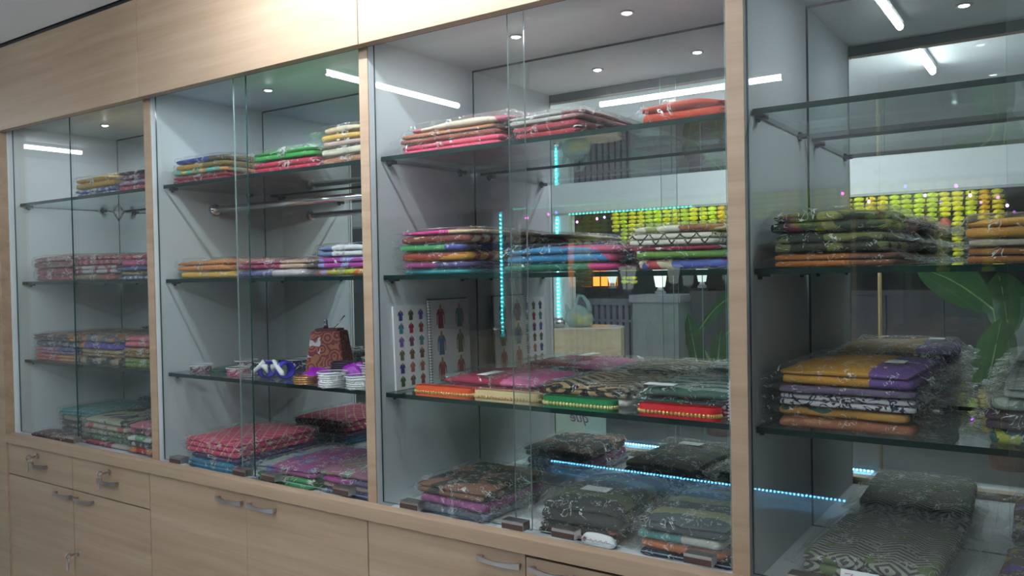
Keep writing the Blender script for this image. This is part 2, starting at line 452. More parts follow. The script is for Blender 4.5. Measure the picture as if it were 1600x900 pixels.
for k in range(4):
    x0, x1 = BS[k], BS[k + 1]; xm = (x0 + x1) / 2
    b = empty('base_cabinet', (xm, 0, 0), 'oak laminate base cabinet under the ' + BAY[k] + (' with two locked drawers' if k == 0 else ' with two doors'), 'cabinet', 'base cabinets below the ledge')
    bx('carcass', (x0 - xm + 0.001, -0.012, 0.09), (x1 - xm - 0.001, 0.45, 0.888), M_WOOD, b)
    bx('plinth', (x0 - xm + 0.001, 0.03, 0.0), (x1 - xm - 0.001, 0.42, 0.09), M_BROWN, b)
    g = 0.0015; F = (-0.030, -0.0125)
    if k == 0:
        for a, c in ((x0, xm), (xm, x1)):
            d = bx('drawer', (a - xm + g, F[0], 0.772), (c - xm - g, F[1], 0.894), M_WOOD, b, 0.0008)
            hx = (-3.325 if a == x0 else -2.827) - xm
            handle(d, hx, 0.833); lock(d, hx + (-0.012 if a == x0 else 0.002), 0.868)
        for a, c, hx in ((x0, xm, -3.143), (xm, x1, -2.993)):
            d = bx('door', (a - xm + g, F[0], 0.095), (c - xm - g, F[1], 0.768), M_WOOD, b, 0.0008)
            handle(d, hx - xm, 0.744)
            if a != x0: lock(d, -3.066 - xm + 0.01, 0.535)
    else:
        for a, c, hx in ((x0, xm, xm - 0.072), (xm, x1, xm + 0.078)):
            top = 0.894 - (0.006 if (k == 2 and a == xm) else 0)
            d = bx('door', (a - xm + (g if k == 2 or a == x0 else 0.0004), F[0], 0.095), (c - xm - (g if k == 2 or a == xm else 0.0004), F[1], top), M_WOOD, b, 0.0006)
            handle(d, hx - xm, 0.866)

# hanging rail in the second bay
r = empty('hanging_rail', (-2.076, 0.238, 1.797), 'chrome hanging rail under the top shelf of the second bay', 'rail')
bm = bmesh.new(); cyl(bm, (0, 0, 0), 0.0115, 0.976, 'x', 20); link('bar', bm, M_CHROME, r, True)
for s in (-1, 1):
    bm = bmesh.new(); cyl(bm, (s * 0.481, 0, 0), 0.019, 0.018, 'x', 20); link('flange', bm, M_CHROME, r, True)

# ------------------------------------------------------------------ wrapped garments
def rbox_grid(nx, ny, nz):
    # surface points of a subdivided cube in [-1,1]^3 with their quads
    idx = {}; pts = []; quads = []
    def vid(i, j, k):
        key = (i, j, k)
        if key not in idx:
            idx[key] = len(pts); pts.append((2 * i / nx - 1, 2 * j / ny - 1, 2 * k / nz - 1))
        return idx[key]
    for i in range(nx):
        for j in range(ny):
            quads.append((vid(i, j, 0), vid(i, j + 1, 0), vid(i + 1, j + 1, 0), vid(i + 1, j, 0)))
            quads.append((vid(i, j, nz), vid(i + 1, j, nz), vid(i + 1, j + 1, nz), vid(i, j + 1, nz)))
    for i in range(nx):
        for k in range(nz):
            quads.append((vid(i, 0, k), vid(i + 1, 0, k), vid(i + 1, 0, k + 1), vid(i, 0, k + 1)))
            quads.append((vid(i, ny, k), vid(i, ny, k + 1), vid(i + 1, ny, k + 1), vid(i + 1, ny, k)))
    for j in range(ny):
        for k in range(nz):
            quads.append((vid(0, j, k), vid(0, j, k + 1), vid(0, j + 1, k + 1), vid(0, j + 1, k)))
            quads.append((vid(nx, j, k), vid(nx, j + 1, k), vid(nx, j + 1, k + 1), vid(nx, j, k + 1)))
    return pts, quads
G_CLOTH = rbox_grid(14, 12, 3)
def fold_layer(bm, w_, d, z0, h, seed, soft, slump):
    pts, quads = G_CLOTH; vs = []; hx, hy, hz = w_ / 2, d / 2, h / 2
    r = min(hz * 0.98, 0.012 + hz * 0.5)
    for (a, b, c) in pts:
        a2 = math.copysign(abs(a) ** 0.85, a); b2 = math.copysign(abs(b) ** 0.85, b)
        p = Vector((a2 * hx, b2 * hy, c * hz))
        q = Vector((max(-hx + r, min(hx - r, p.x)), max(-hy + r, min(hy - r, p.y)), max(-hz + r * 0.95, min(hz - r * 0.95, p.z))))
        dv = p - q
        if dv.length > 1e-9: p = q + dv.normalized() * r
        n1 = noise.noise(Vector((p.x * 9 + seed, p.y * 9, seed * 1.7)))
        n2 = noise.noise(Vector((p.x * 26, p.y * 26 + seed, seed * 0.7)))
        p.x += 0.006 * n1 * soft; p.y += 0.006 * n2 * soft
        e = max(abs(a), abs(b))
        z = z0 + hz + p.z
        if c > -0.5: z += soft * (0.12 * h * (n1 - 0.15) + 0.0016 * (n2 - 0.4))
        z -= slump * h * (0.5 * (a * a + b * b) ** 1.2) * (max(0.0, c) * 0.9 + 0.05)
        vs.append(bm.verts.new((p.x, p.y, max(z, 0.0005))))
    for q in quads: bm.faces.new([vs[i] for i in q])

def garment(w_, d, h, folds, seed, soft=1.0, slump=0.25):
    bm = bmesh.new(); rnd = random.Random(seed); z = 0.0; t_ = h / folds
    for k in range(folds):
        j = 0.004 * soft
        fold_layer(bm, w_ - rnd.uniform(0, 2 * j), d - rnd.uniform(0, 2 * j), z, t_ * 1.04, seed * 3.1 + k * 5.3, soft * (1.0 if k == folds - 1 else 0.5), slump if k == folds - 1 else 0.0)
        z += t_
    return bm

def sleeve(w_, d, h, seed, fl, fr, fine):
    nu, nv = (46, 40) if fine else (26, 26)
    bm = bmesh.new(); rings = []; W0, W1 = -w_ / 2 - fl, w_ / 2 + fr
    for i in range(nu + 1):
        t_ = i / nu; x = W0 + (W1 - W0) * t_
        over = max(0.0, (-w_ / 2 + 0.008) - x, x - (w_ / 2 - 0.008))
        k = math.exp(-(over / 0.016) ** 1.2) if over > 0 else 1.0
        dd = (d / 2 + 0.007) * (0.90 + 0.10 * k) ; hh = (h + 0.004) * k + 0.004
        zc = (h + 0.003) / 2 * (0.55 + 0.45 * k) + (1 - k) * 0.012 * noise.noise(Vector((x * 9, seed, 2.2)))
        ring = []
        for j in range(nv):
            a = 2 * PI * j / nv
            ca, sa = math.cos(a), math.sin(a)
            y = dd * math.copysign(abs(ca) ** 0.35, ca); z = hh / 2 * math.copysign(abs(sa) ** 0.55, sa)
            q = Vector((x * 22 + seed, y * 16, z * 20 + seed * 0.3))
            rg = 1 - abs(noise.noise(q)) * 2; r3 = 1 - abs(noise.noise(q * 2.3 + Vector((3, 1, 7)))) * 2
            am = 0.0030 + 0.0075 * (1 - k)
            y += am * rg * (1 if ca > 0 else -1) * 0.8; z += am * (rg * 0.8 + r3 * 0.6 - 0.55) * (1 if sa > 0 else 0.15)
            xx = x + (1 - k) * 0.012 * noise.noise(Vector((y * 30, z * 30, seed)))
            ring.append(bm.verts.new((xx, y, max(zc + z, 0.0003))))
        rings.append(ring)
    for a, b in zip(rings, rings[1:]):
        for j in range(nv): bm.faces.new((a[j], b[j], b[(j + 1) % nv], a[(j + 1) % nv]))
    return bm

SHELF = {0: ('cabinet floor', ZB), 1: ('top shelf', ZS[0]), 2: ('middle shelf', ZS[1]), 3: ('lower shelf', ZS[2])}
SEED = [1]
def packet(x, y, z, w_, d, h, look, where, mats, grp, rz=0.0, folds=3, fl=0.03, fr=0.03, soft=1.0, slump=0.25, fine=False, tagp=None, wrap=True):
    SEED[0] += 1; sd = SEED[0]
    e = empty('sari_packet', (x, y, z), look + ', ' + where, 'garment packet', grp, rz)
    g = link('garment', garment(w_, d, h, folds, sd, soft, slump), mats, e, True)
    if wrap: link('sleeve', sleeve(w_, d, h, sd * 1.37, fl, fr, fine), M_FILM2 if fine else M_FILM, e, True)
    if tagp:
        tx, ty, tw, td = tagp
        o = bx('paper_tag', (tx - tw / 2, ty - td / 2, h + 0.0045), (tx + tw / 2, ty + td / 2, h + 0.0055), M_PAPER, e)
        o['label'] = 'white paper tag'
    return e

ORD = {1: ['only'], 2: ['bottom', 'top'], 3: ['bottom', 'middle', 'top'], 4: ['bottom', 'second lowest', 'third', 'top'],
       5: ['bottom', 'second lowest', 'middle', 'fourth', 'top'], 6: ['bottom', 'second lowest', 'third', 'fourth', 'fifth', 'top']}
def stack(k, sh, pos, H, x0, x1, y0, d, items, fine=False):
    nm, z = SHELF[sh]; z += 0.001
    gap = 0.0012; sc_ = (H - gap * len(items)) / sum(it[1] for it in items)
    rnd = random.Random(k * 100 + sh * 10 + len(pos) + len(items))
    for i, it in enumerate(items):
        look, h, mat = it[0], it[1] * sc_, it[2]; op = it[3] if len(it) > 3 else {}
        w_ = (x1 - x0) * op.get('w', 1.0) * rnd.uniform(0.95, 1.0); dd = d * op.get('d', 1.0) * rnd.uniform(0.95, 1.0)
        cx = (x0 + x1) / 2 + op.get('dx', 0.0) + rnd.uniform(-.006, .006); cyy = y0 + d / 2 + op.get('dy', 0.0) + rnd.uniform(-.004, .006)
        if len(items) == 1: wh = '%s on %s of %s' % (pos, nm, BAY[k])
        else: wh = '%s of %s stack, %s of %s' % (ORD[len(items)][i], pos, nm, BAY[k])
        rz = op.get('rz', rnd.uniform(-3.0, 3.0))
        packet(cx, cyy, z, w_, dd, h, look, wh, mat, 'garment packets on the %s of the %s' % (nm, BAY[k]), math.radians(rz),
               op.get('f', 1 if h < 0.026 else 2), op.get('fl', 0.034), op.get('fr', 0.034), op.get('soft', 1.0), (op.get('slump', 0.35) * 0.8 if i == len(items) - 1 else 0.04), fine, op.get('tag'), op.get('wrap', True))
        z += h + gap

cl = cloth
# --- leftmost bay
stack(0, 1, 'left', 0.080, -3.205, -2.935, 0.07, 0.33, [('royal blue packet', 0.030, cl((0.10, 0.14, 0.45), (0.5, 0.5, 0.6), 'floral')), ('mustard yellow packet', 0.050, cl((0.62, 0.36, 0.04)), dict(dx=-.01, slump=.7))])
stack(0, 1, 'right', 0.078, -2.905, -2.645, 0.07, 0.33, [('raspberry packet', 0.026, cl((0.50, 0.06, 0.12), (0.6, 0.25, 0.1), 'border')), ('violet packet', 0.026, cl((0.28, 0.09, 0.30), (0.5, 0.3, 0.5), 'stripes')), ('plum packet', 0.022, cl((0.22, 0.06, 0.16), (0.6, 0.5, 0.5), 'floral')), ('black purple packet', 0.020, cl((0.04, 0.03, 0.06)))])
stack(0, 2, 'left', 0.105, -3.555, -3.27, 0.07, 0.34, [('crimson maroon packet', 0.042, cl((0.32, 0.04, 0.08), (0.45, 0.1, 0.15), 'floral'), dict(fl=.004)), ('dusky maroon packet', 0.042, cl((0.24, 0.07, 0.08), (0.5, 0.3, 0.3), 'stripes'), dict(fl=.004))])
stack(0, 2, 'centre', 0.100, -3.235, -2.955, 0.07, 0.34, [('olive brown packet', 0.024, cl((0.25, 0.18, 0.10), (0.4, 0.1, 0.1), 'border')), ('white and wine packet', 0.032, cl((0.60, 0.55, 0.58), (0.35, 0.05, 0.1), 'blotch')), ('wine red packet', 0.040, cl((0.30, 0.05, 0.08), (0.55, 0.2, 0.2), 'bars'))])
stack(0, 2, 'right', 0.093, -2.920, -2.645, 0.07, 0.34, [('slate blue packet', 0.017, cl((0.12, 0.16, 0.42), (0.5, 0.5, 0.5), 'bars')), ('tan packet', 0.017, cl((0.50, 0.35, 0.18))), ('indigo packet', 0.016, cl((0.10, 0.12, 0.34))), ('rose pink packet', 0.026, cl((0.60, 0.10, 0.26), (0.7, 0.5, 0.2), 'border')), ('red and pink packet', 0.020, cl((0.45, 0.03, 0.06), (0.7, 0.3, 0.4), 'floral'))])
stack(0, 3, 'left', 0.108, -3.555, -3.235, 0.06, 0.34, [('red and orange packet', 0.028, cl((0.55, 0.10, 0.08), (0.7, 0.3, 0.1), 'border'), dict(fl=.004)), ('pink and navy packet', 0.028, cl((0.42, 0.16, 0.22), (0.10, 0.10, 0.25), 'border'), dict(fl=.004)), ('navy packet', 0.026, cl((0.07, 0.07, 0.14), (0.3, 0.3, 0.4), 'floral'), dict(fl=.004)), ('black and orange packet', 0.028, cl((0.10, 0.05, 0.05), (0.55, 0.20, 0.05), 'blotch', 0.7), dict(fl=.004))])
stack(0, 3, 'centre', 0.112, -3.195, -2.915, 0.06, 0.34, [('black and tan packet', 0.026, cl((0.04, 0.03, 0.03), (0.4, 0.3, 0.2), 'blotch')), ('tan gold packet', 0.030, cl((0.45, 0.32, 0.15), (0.35, 0.2, 0.1), 'stripes')), ('orange and blue packet', 0.026, cl((0.60, 0.22, 0.06), (0.12, 0.08, 0.45), 'border', -1.0)), ('grey navy packet', 0.026, cl((0.14, 0.13, 0.18), (0.5, 0.2, 0.08), 'blotch'))])
stack(0, 3, 'right', 0.118, -2.880, -2.635, 0.06, 0.34, [('leaf green packet', 0.030, cl((0.18, 0.26, 0.04), (0.05, 0.1, 0.03), 'border')), ('brown gold packet', 0.032, cl((0.28, 0.13, 0.04), (0.45, 0.3, 0.1), 'vein')), ('coral pink packet', 0.036, cl((0.62, 0.12, 0.18), (0.75, 0.3, 0.35), 'plain'))])
stack(0, 0, 'left front', 0.024, -3.550, -3.235, 0.035, 0.10, [('dark maroon packet', 0.030, cl((0.09, 0.03, 0.05), (0.2, 0.06, 0.06), 'blotch'), dict(fl=.003))])
stack(0, 0, 'left rear', 0.105, -3.550, -3.245, 0.15, 0.29, [('dark brown packet', 0.035, cl((0.08, 0.05, 0.06)), dict(fl=.003)), ('black patterned packet', 0.035, cl((0.05, 0.04, 0.07), (0.3, 0.25, 0.2), 'vein'), dict(fl=.003)), ('olive and cream packet', 0.034, cl((0.35, 0.36, 0.26), (0.1, 0.12, 0.1), 'blotch'), dict(fl=.003)), ('teal packet', 0.040, cl((0.05, 0.34, 0.33), (0.15, 0.45, 0.42)), dict(soft=1.6, fl=.003))])
stack(0, 0, 'centre', 0.108, -3.205, -2.900, 0.07, 0.34, [('crimson packet', 0.026, cl((0.40, 0.03, 0.10), (0.6, 0.5, 0.5), 'border')), ('green and black packet', 0.028, cl((0.08, 0.20, 0.10), (0.03, 0.03, 0.03), 'blotch')), ('cream and green packet', 0.030, cl((0.55, 0.52, 0.36), (0.10, 0.16, 0.08), 'vein')), ('cream and red packet', 0.028, cl((0.60, 0.50, 0.36), (0.55, 0.10, 0.12), 'blotch')), ('cream and black packet', 0.028, cl((0.46, 0.46, 0.34), (0.03, 0.03, 0.03), 'blotch', 0.8))])
stack(0, 0, 'right', 0.115, -2.870, -2.635, 0.06, 0.36, [('scarlet packet', 0.034, cl((0.50, 0.02, 0.03), (0.65, 0.25, 0.08), 'blotch')), ('black floral packet', 0.030, cl((0.04, 0.03, 0.05), (0.6, 0.6, 0.6), 'floral')), ('green white packet', 0.026, cl((0.15, 0.40, 0.22), (0.75, 0.7, 0.7), 'blotch')), ('black pink packet', 0.026, cl((0.05, 0.03, 0.04), (0.5, 0.12, 0.18), 'blotch')), ('pink maroon packet', 0.030, cl((0.60, 0.15, 0.22), (0.25, 0.03, 0.06), 'border'))])
# --- second bay
stack(1, 1, 'left', 0.090, -2.545, -2.265, 0.06, 0.35, [('dark red packet', 0.040, cl((0.36, 0.03, 0.06), (0.2, 0.02, 0.05), 'plain'), dict(fl=.004)), ('teal and orange patterned packet', 0.026, cl((0.10, 0.50, 0.42), (0.75, 0.30, 0.10), 'blotch', 1.3, (0.7, 0.65, 0.2)), dict(fl=.004)), ('mustard packet', 0.030, cl((0.55, 0.30, 0.04), (0.25, 0.18, 0.05), 'border', 0.6), dict(fl=.004)), ('navy blue packet', 0.034, cl((0.05, 0.07, 0.36), (0.12, 0.09, 0.05), 'border', 0.9), dict(fl=.004))])
stack(1, 1, 'centre', 0.076, -2.130, -1.840, 0.07, 0.33, [('red packet', 0.044, cl((0.52, 0.02, 0.07), (0.65, 0.06, 0.1)), dict(slump=.6)), ('bright green packet', 0.044, cl((0.035, 0.34, 0.07), (0.10, 0.5, 0.12)), dict(dx=-.01, soft=1.6, slump=.8))])
stack(1, 1, 'right', 0.115, -1.820, -1.625, 0.06, 0.36, [('terracotta packet', 0.030, cl((0.42, 0.18, 0.10), (0.3, 0.1, 0.06), 'stripes'), dict(fr=.01)), ('cream packet', 0.034, cl((0.66, 0.62, 0.48), (0.5, 0.45, 0.32), 'stripes'), dict(fr=.01)), ('dusty pink packet', 0.024, cl((0.52, 0.36, 0.33), (0.6, 0.5, 0.4), 'stripes'), dict(fr=.01)), ('golden mustard packet', 0.026, cl((0.66, 0.38, 0.06), (0.7, 0.5, 0.2)), dict(fr=.01)), ('ivory and tan packet', 0.030, cl((0.70, 0.60, 0.42), (0.5, 0.3, 0.15), 'stripes'), dict(fr=.01, fl=.06, soft=1.4))])
stack(1, 2, 'left', 0.066, -2.535, -2.245, 0.05, 0.36, [('yellow packet', 0.026, cl((0.72, 0.42, 0.06), (0.75, 0.5, 0.15)), dict(dx=.02)), ('soft orange packet', 0.046, cl((0.66, 0.24, 0.07), (0.75, 0.36, 0.15)), dict(slump=.9, soft=1.3))])
stack(1, 2, 'centre', 0.056, -2.205, -1.880, 0.05, 0.34, [('indigo and white packet', 0.028, cl((0.12, 0.10, 0.34), (0.6, 0.55, 0.6), 'border', 0.7)), ('deep crimson packet', 0.036, cl((0.36, 0.02, 0.10), (0.6, 0.4, 0.3), 'border'), dict(slump=.7))])
stack(1, 2, 'right', 0.092, -1.835, -1.625, 0.05, 0.36, [('lime and orange dotted packet', 0.030, cl((0.60, 0.16, 0.04), (0.45, 0.5, 0.05), 'blotch', 1.6, (0.35, 0.3, 0.6)), dict(fr=.01)), ('magenta purple packet', 0.044, cl((0.42, 0.05, 0.34), (0.3, 0.3, 0.7), 'blotch'), dict(fr=.01)), ('blue white packet', 0.050, cl((0.16, 0.22, 0.42), (0.7, 0.72, 0.75), 'border', -0.2), dict(fr=.01, fl=.05, soft=1.5))])
stack(1, 0, 'left', 0.105, -2.500, -2.240, 0.05, 0.36, [('teal blue packet', 0.048, cl((0.02, 0.22, 0.42), (0.03, 0.3, 0.5)), dict(soft=1.2)), ('dark purple packet', 0.026, cl((0.10, 0.05, 0.22)), dict(dx=.01)), ('crimson pink packet with gold motif', 0.085, cl((0.66, 0.03, 0.16), (0.72, 0.45, 0.25), 'diamond', 0.9), dict(f=3, w=1.1, slump=.8, soft=1.5))])
stack(1, 0, 'centre', 0.062, -2.125, -1.860, 0.045, 0.34, [('grass green packet', 0.046, cl((0.03, 0.26, 0.08), (0.06, 0.4, 0.14))), ('mauve packet with grey green top', 0.046, cl((0.34, 0.38, 0.36), (0.36, 0.07, 0.24), 'border', -0.5, (0.15, 0.18, 0.45)), dict(slump=.7))])
stack(1, 0, 'right', 0.074, -1.835, -1.625, 0.05, 0.34, [('navy and grey packet', 0.030, cl((0.06, 0.07, 0.20), (0.4, 0.4, 0.45), 'blotch'), dict(fr=.01)), ('maroon brown packet', 0.024, cl((0.26, 0.10, 0.12), (0.4, 0.3, 0.3), 'stripes'), dict(fr=.01)), ('magenta packet', 0.034, cl((0.50, 0.04, 0.34), (0.2, 0.12, 0.3), 'border', 0.6), dict(fr=.01)), ('plum and green packet', 0.034, cl((0.30, 0.12, 0.18), (0.2, 0.3, 0.2), 'blotch'), dict(fr=.01))])
# --- third bay
stack(2, 1, 'left', 0.085, -1.505, -1.170, 0.07, 0.33, [('rose pink packet', 0.040, cl((0.70, 0.05, 0.14), (0.8, 0.2, 0.25)), dict(slump=.9, soft=1.4)), ('orange brown packet', 0.036, cl((0.46, 0.16, 0.07), (0.3, 0.1, 0.08), 'stripes'), dict(dx=-.02, slump=.7, soft=1.4)), ('ivory and pink patterned packet', 0.034, cl((0.72, 0.62, 0.48), (0.55, 0.12, 0.20), 'blotch', 0.8), dict(dx=.03, slump=.6, soft=1.5))], True)
stack(2, 1, 'centre', 0.066, -1.140, -0.945, 0.06, 0.33, [('dark red packet', 0.046, cl((0.36, 0.02, 0.04), (0.5, 0.05, 0.07)), dict(soft=1.3)), ('pale grey rolled packet', 0.036, cl((0.52, 0.48, 0.46), (0.4, 0.2, 0.2), 'border'), dict(slump=.7, soft=1.3, w=1.1))], True)
stack(2, 1, 'right', 0.054, -0.800, -0.600, 0.07, 0.33, [('orange red packet', 0.062, cl((0.60, 0.06, 0.03), (0.75, 0.14, 0.07)), dict(slump=.9, soft=1.6, fl=.05, fr=.005))], True)
stack(2, 2, 'left', 0.118, -1.500, -1.270, 0.05, 0.36, [('teal packet', 0.018, cl((0.04, 0.34, 0.42))), ('purple maroon packet', 0.024, cl((0.26, 0.04, 0.16), (0.08, 0.06, 0.2), 'border', 0.3)), ('marigold edged red brown packet', 0.034, cl((0.62, 0.28, 0.02), (0.32, 0.05, 0.03), 'stripes', 0.5), dict(w=1.04, tag=(-.01, -.13, .06, .03))), ('green and blue packet', 0.026, cl((0.06, 0.30, 0.10), (0.05, 0.06, 0.30), 'border', 1.1), dict(dx=-.005)), ('beige edged maroon packet', 0.030, cl((0.56, 0.42, 0.24), (0.22, 0.04, 0.04), 'stripes', 0.55), dict(w=1.05)), ('magenta and gold packet', 0.018, cl((0.62, 0.03, 0.22), (0.60, 0.45, 0.26), 'border', 0.9), dict(w=1.05, tag=(-.02, -.12, .07, .035)))], True)
stack(2, 2, 'centre', 0.065, -1.165, -0.845, 0.06, 0.34, [('dark green packet with magenta end', 0.026, cl((0.01, 0.14, 0.09), (0.50, 0.03, 0.16), 'border', 1.5)), ('blue packet with magenta motif', 0.058, cl((0.04, 0.24, 0.50), (0.5, 0.08, 0.18), 'blotch', 0.7), dict(slump=.8, soft=1.5, fr=.05))], True)
stack(2, 2, 'right', 0.100, -0.815, -0.600, 0.055, 0.34, [('cream packet with blue and red motifs', 0.032, cl((0.66, 0.55, 0.38), (0.10, 0.14, 0.50), 'blotch', 1.2, (0.6, 0.08, 0.1)), dict(fr=.008, fl=.06)), ('green and cream packet', 0.024, cl((0.14, 0.30, 0.05), (0.25, 0.4, 0.1)), dict(fr=.008)), ('maroon floral packet', 0.014, cl((0.34, 0.02, 0.06), (0.75, 0.6, 0.6), 'floral', 1.4), dict(fr=.008, fl=.05)), ('white packet with black geometric lines', 0.038, cl((0.72, 0.68, 0.58), (0.04, 0.03, 0.03), 'diamond', 1.1), dict(fr=.008)), ('white packet with brown and green bands', 0.024, cl((0.70, 0.66, 0.58), (0.30, 0.12, 0.06), 'border', 0.4, (0.3, 0.36, 0.15)), dict(fr=.008, fl=.05))], True)
stack(2, 3, 'left', 0.046, -1.430, -1.135, 0.13, 0.30, [('dark crimson packet', 0.026, cl((0.34, 0.01, 0.05), (0.5, 0.04, 0.1))), ('crimson and pink packet', 0.030, cl((0.36, 0.01, 0.06), (0.66, 0.12, 0.32), 'border', 0.9), dict(slump=.7, soft=1.4, tag=(-.02, -.09, .03, .09)))], True)
stack(2, 3, 'centre', 0.046, -1.095, -0.850, 0.12, 0.32, [('maroon packet with white edge', 0.022, cl((0.28, 0.02, 0.06), (0.7, 0.65, 0.6), 'border', 1.4)), ('black and gold striped packet', 0.036, cl((0.02, 0.015, 0.015), (0.45, 0.30, 0.14), 'zigzag', 0.35), dict(slump=.6, soft=1.3))], True)
stack(2, 3, 'right', 0.058, -0.825, -0.600, 0.09, 0.34, [('maroon flecked packet', 0.024, cl((0.30, 0.02, 0.05), (0.6, 0.4, 0.3), 'floral', 2.0), dict(fr=.006)), ('dark green black packet', 0.020, cl((0.02, 0.08, 0.06), (0.02, 0.02, 0.03), 'border', 0.4), dict(fr=.006, fl=.06)), ('grey green crinkled packet', 0.034, cl((0.28, 0.36, 0.34), (0.05, 0.12, 0.1), 'stripes', 0.6), dict(fr=.006, fl=.07, soft=1.5, tag=(-.06, -.14, .07, .03)))], True)
stack(2, 0, 'left', 0.084, -1.468, -1.228, 0.05, 0.30, [('grey blue packet', 0.034, cl((0.09, 0.12, 0.16), (0.25, 0.3, 0.4), 'blotch')), ('magenta purple packet', 0.042, cl((0.36, 0.06, 0.26), (0.45, 0.12, 0.35), 'floral', 2.0), dict(w=.97)), ('black and brown packet', 0.056, cl((0.03, 0.025, 0.025), (0.24, 0.10, 0.06), 'blotch', 0.55), dict(slump=.6, soft=1.4))], True)
stack(2, 0, 'centre', 0.098, -1.075, -0.860, 0.06, 0.34, [('black packet with rust ends', 0.040, cl((0.035, 0.02, 0.03), (0.34, 0.12, 0.08), 'blotch', 0.8)), ('black packet with green stripes', 0.080, cl((0.02, 0.022, 0.02), (0.10, 0.11, 0.05), 'stripes', 0.25), dict(w=1.08, soft=1.6, slump=.9, fr=.04, tag=(0, -.07, .07, .04)))], True)
stack(2, 0, 'right', 0.092, -0.815, -0.602, 0.055, 0.33, [('midnight blue packet', 0.022, cl((0.02, 0.02, 0.07)), dict(fr=.005)), ('orange packet', 0.034, cl((0.60, 0.14, 0.05), (0.72, 0.2, 0.08)), dict(fr=.005)), ('teal and white packet', 0.036, cl((0.10, 0.34, 0.34), (0.55, 0.55, 0.5), 'border', 0.5), dict(fr=.005, fl=.05)), ('charcoal and olive packet', 0.060, cl((0.06, 0.09, 0.10), (0.32, 0.34, 0.18), 'stripes', 0.3), dict(fr=.005, fl=.045, soft=1.5, slump=.8))], True)
# --- right bay
stack(3, 2, 'left', 0.116, -0.505, -0.275, 0.06, 0.35, [('rust orange packet', 0.030, cl((0.50, 0.16, 0.03), (0.25, 0.1, 0.05), 'border', 0.8), dict(fr=.06)), ('black olive packet', 0.044, cl((0.03, 0.035, 0.02), (0.16, 0.18, 0.05), 'blotch'), dict(fr=.05, soft=1.4)), ('dark green and maroon packet', 0.052, cl((0.03, 0.05, 0.03), (0.20, 0.20, 0.08), 'blotch', 0.9, (0.14, 0.03, 0.05)), dict(fr=.07, soft=1.7, slump=.6))], True)
stack(3, 2, 'right', 0.088, -0.165, 0.10, 0.08, 0.33, [('rust and charcoal packet', 0.040, cl((0.34, 0.12, 0.03), (0.10, 0.08, 0.08), 'border', 0.3), dict(fl=.05)), ('clear crinkled beige packet', 0.020, cl((0.5, 0.42, 0.34)), dict(fl=.06)), ('golden orange packet', 0.056, cl((0.62, 0.30, 0.06), (0.7, 0.38, 0.1)), dict(slump=.9, fl=.04))], True)
stack(3, 3, 'left', 0.126, -0.500, -0.235, 0.055, 0.35, [('rust brown packet', 0.030, cl((0.34, 0.12, 0.06), (0.45, 0.2, 0.1), 'stripes'), dict(fl=.035)), ('bottle green packet with orange edge', 0.026, cl((0.01, 0.11, 0.08), (0.5, 0.25, 0.04), 'stripes', 0.6), dict(w=.95)), ('white packet with black brush strokes', 0.036, cl((0.60, 0.58, 0.62), (0.02, 0.02, 0.05), 'vein', 1.2), dict(w=.97)), ('violet grey packet', 0.018, cl((0.14, 0.10, 0.18), (0.25, 0.2, 0.3), 'stripes')), ('ochre packet with purple border', 0.052, cl((0.56, 0.27, 0.03), (0.16, 0.07, 0.30), 'border', 1.0), dict(w=.97, slump=.8, soft=1.2, fl=.04, fr=.04, tag=(.075, -.06, .035, .045)))], True)
stack(3, 3, 'right', 0.112, -0.130, 0.13, 0.07, 0.33, [('bottle green sleeve packet', 0.030, cl((0.01, 0.08, 0.08), (0.35, 0.38, 0.04), 'blotch'), dict(fl=.05)), ('dark maroon packet', 0.044, cl((0.06, 0.03, 0.05), (0.35, 0.10, 0.05), 'blotch', 0.8)), ('grey green striped packet', 0.032, cl((0.34, 0.38, 0.34), (0.2, 0.24, 0.2), 'stripes', 0.8)), ('grey packet', 0.034, cl((0.22, 0.25, 0.25), (0.3, 0.33, 0.3), 'stripes'), dict(dx=.02, slump=.6))], True)
stack(3, 0, 'left', 0.070, -0.450, -0.200, 0.05, 0.37, [('orange brown packet', 0.024, cl((0.50, 0.22, 0.03), (0.08, 0.07, 0.06), 'bars', 0.25), dict(w=.96)), ('green and grey zigzag packet', 0.046, cl((0.36, 0.37, 0.30), (0.06, 0.055, 0.06), 'zigzag', 0.8, (0.13, 0.20, 0.06)), dict(fr=.05, soft=1.2, f=2))], True)
stack(3, 0, 'right', 0.055, -0.120, 0.13, 0.06, 0.34, [('maroon packet with violet and gold figure', 0.060, cl((0.12, 0.03, 0.04), (0.42, 0.25, 0.03), 'blotch', 0.8, (0.16, 0.05, 0.5)), dict(soft=1.3, slump=.7))], True)

# green border of the zigzag packet and its hand-written card
e = empty('price_card', (-0.335, 0.030, 0.952), 'white card with pink handwriting on the zigzag packet of the right bay', 'card')
e.rotation_euler = (math.radians(60), 0, 0)
bx('card', (-0.034, -0.020, 0), (0.034, 0.020, 0.0008), M_PAPER, e)
bm = bmesh.new()
tube_path(bm, [(-.026, .012, .001), (-.012, .013, .001), (-.025, -.004, .001), (-.010, -.005, .001)], 0.0011, 5)
tube_path(bm, [(-.002 + .006 * math.cos(a * .6), .001 + .007 * math.sin(a * .6), .001) for a in range(12)], 0.0011, 5)
link('handwriting', bm, plain('pink_ink', (0.6, 0.12, 0.3), 0.5), e)

tag(bx('paper_slip', (-1.175, 0.10, ZB + 0.0004), (-1.095, 0.155, ZB + 0.0012), M_PAPER), 'loose white paper slip on the floor of the third bay between two stacks', 'paper')
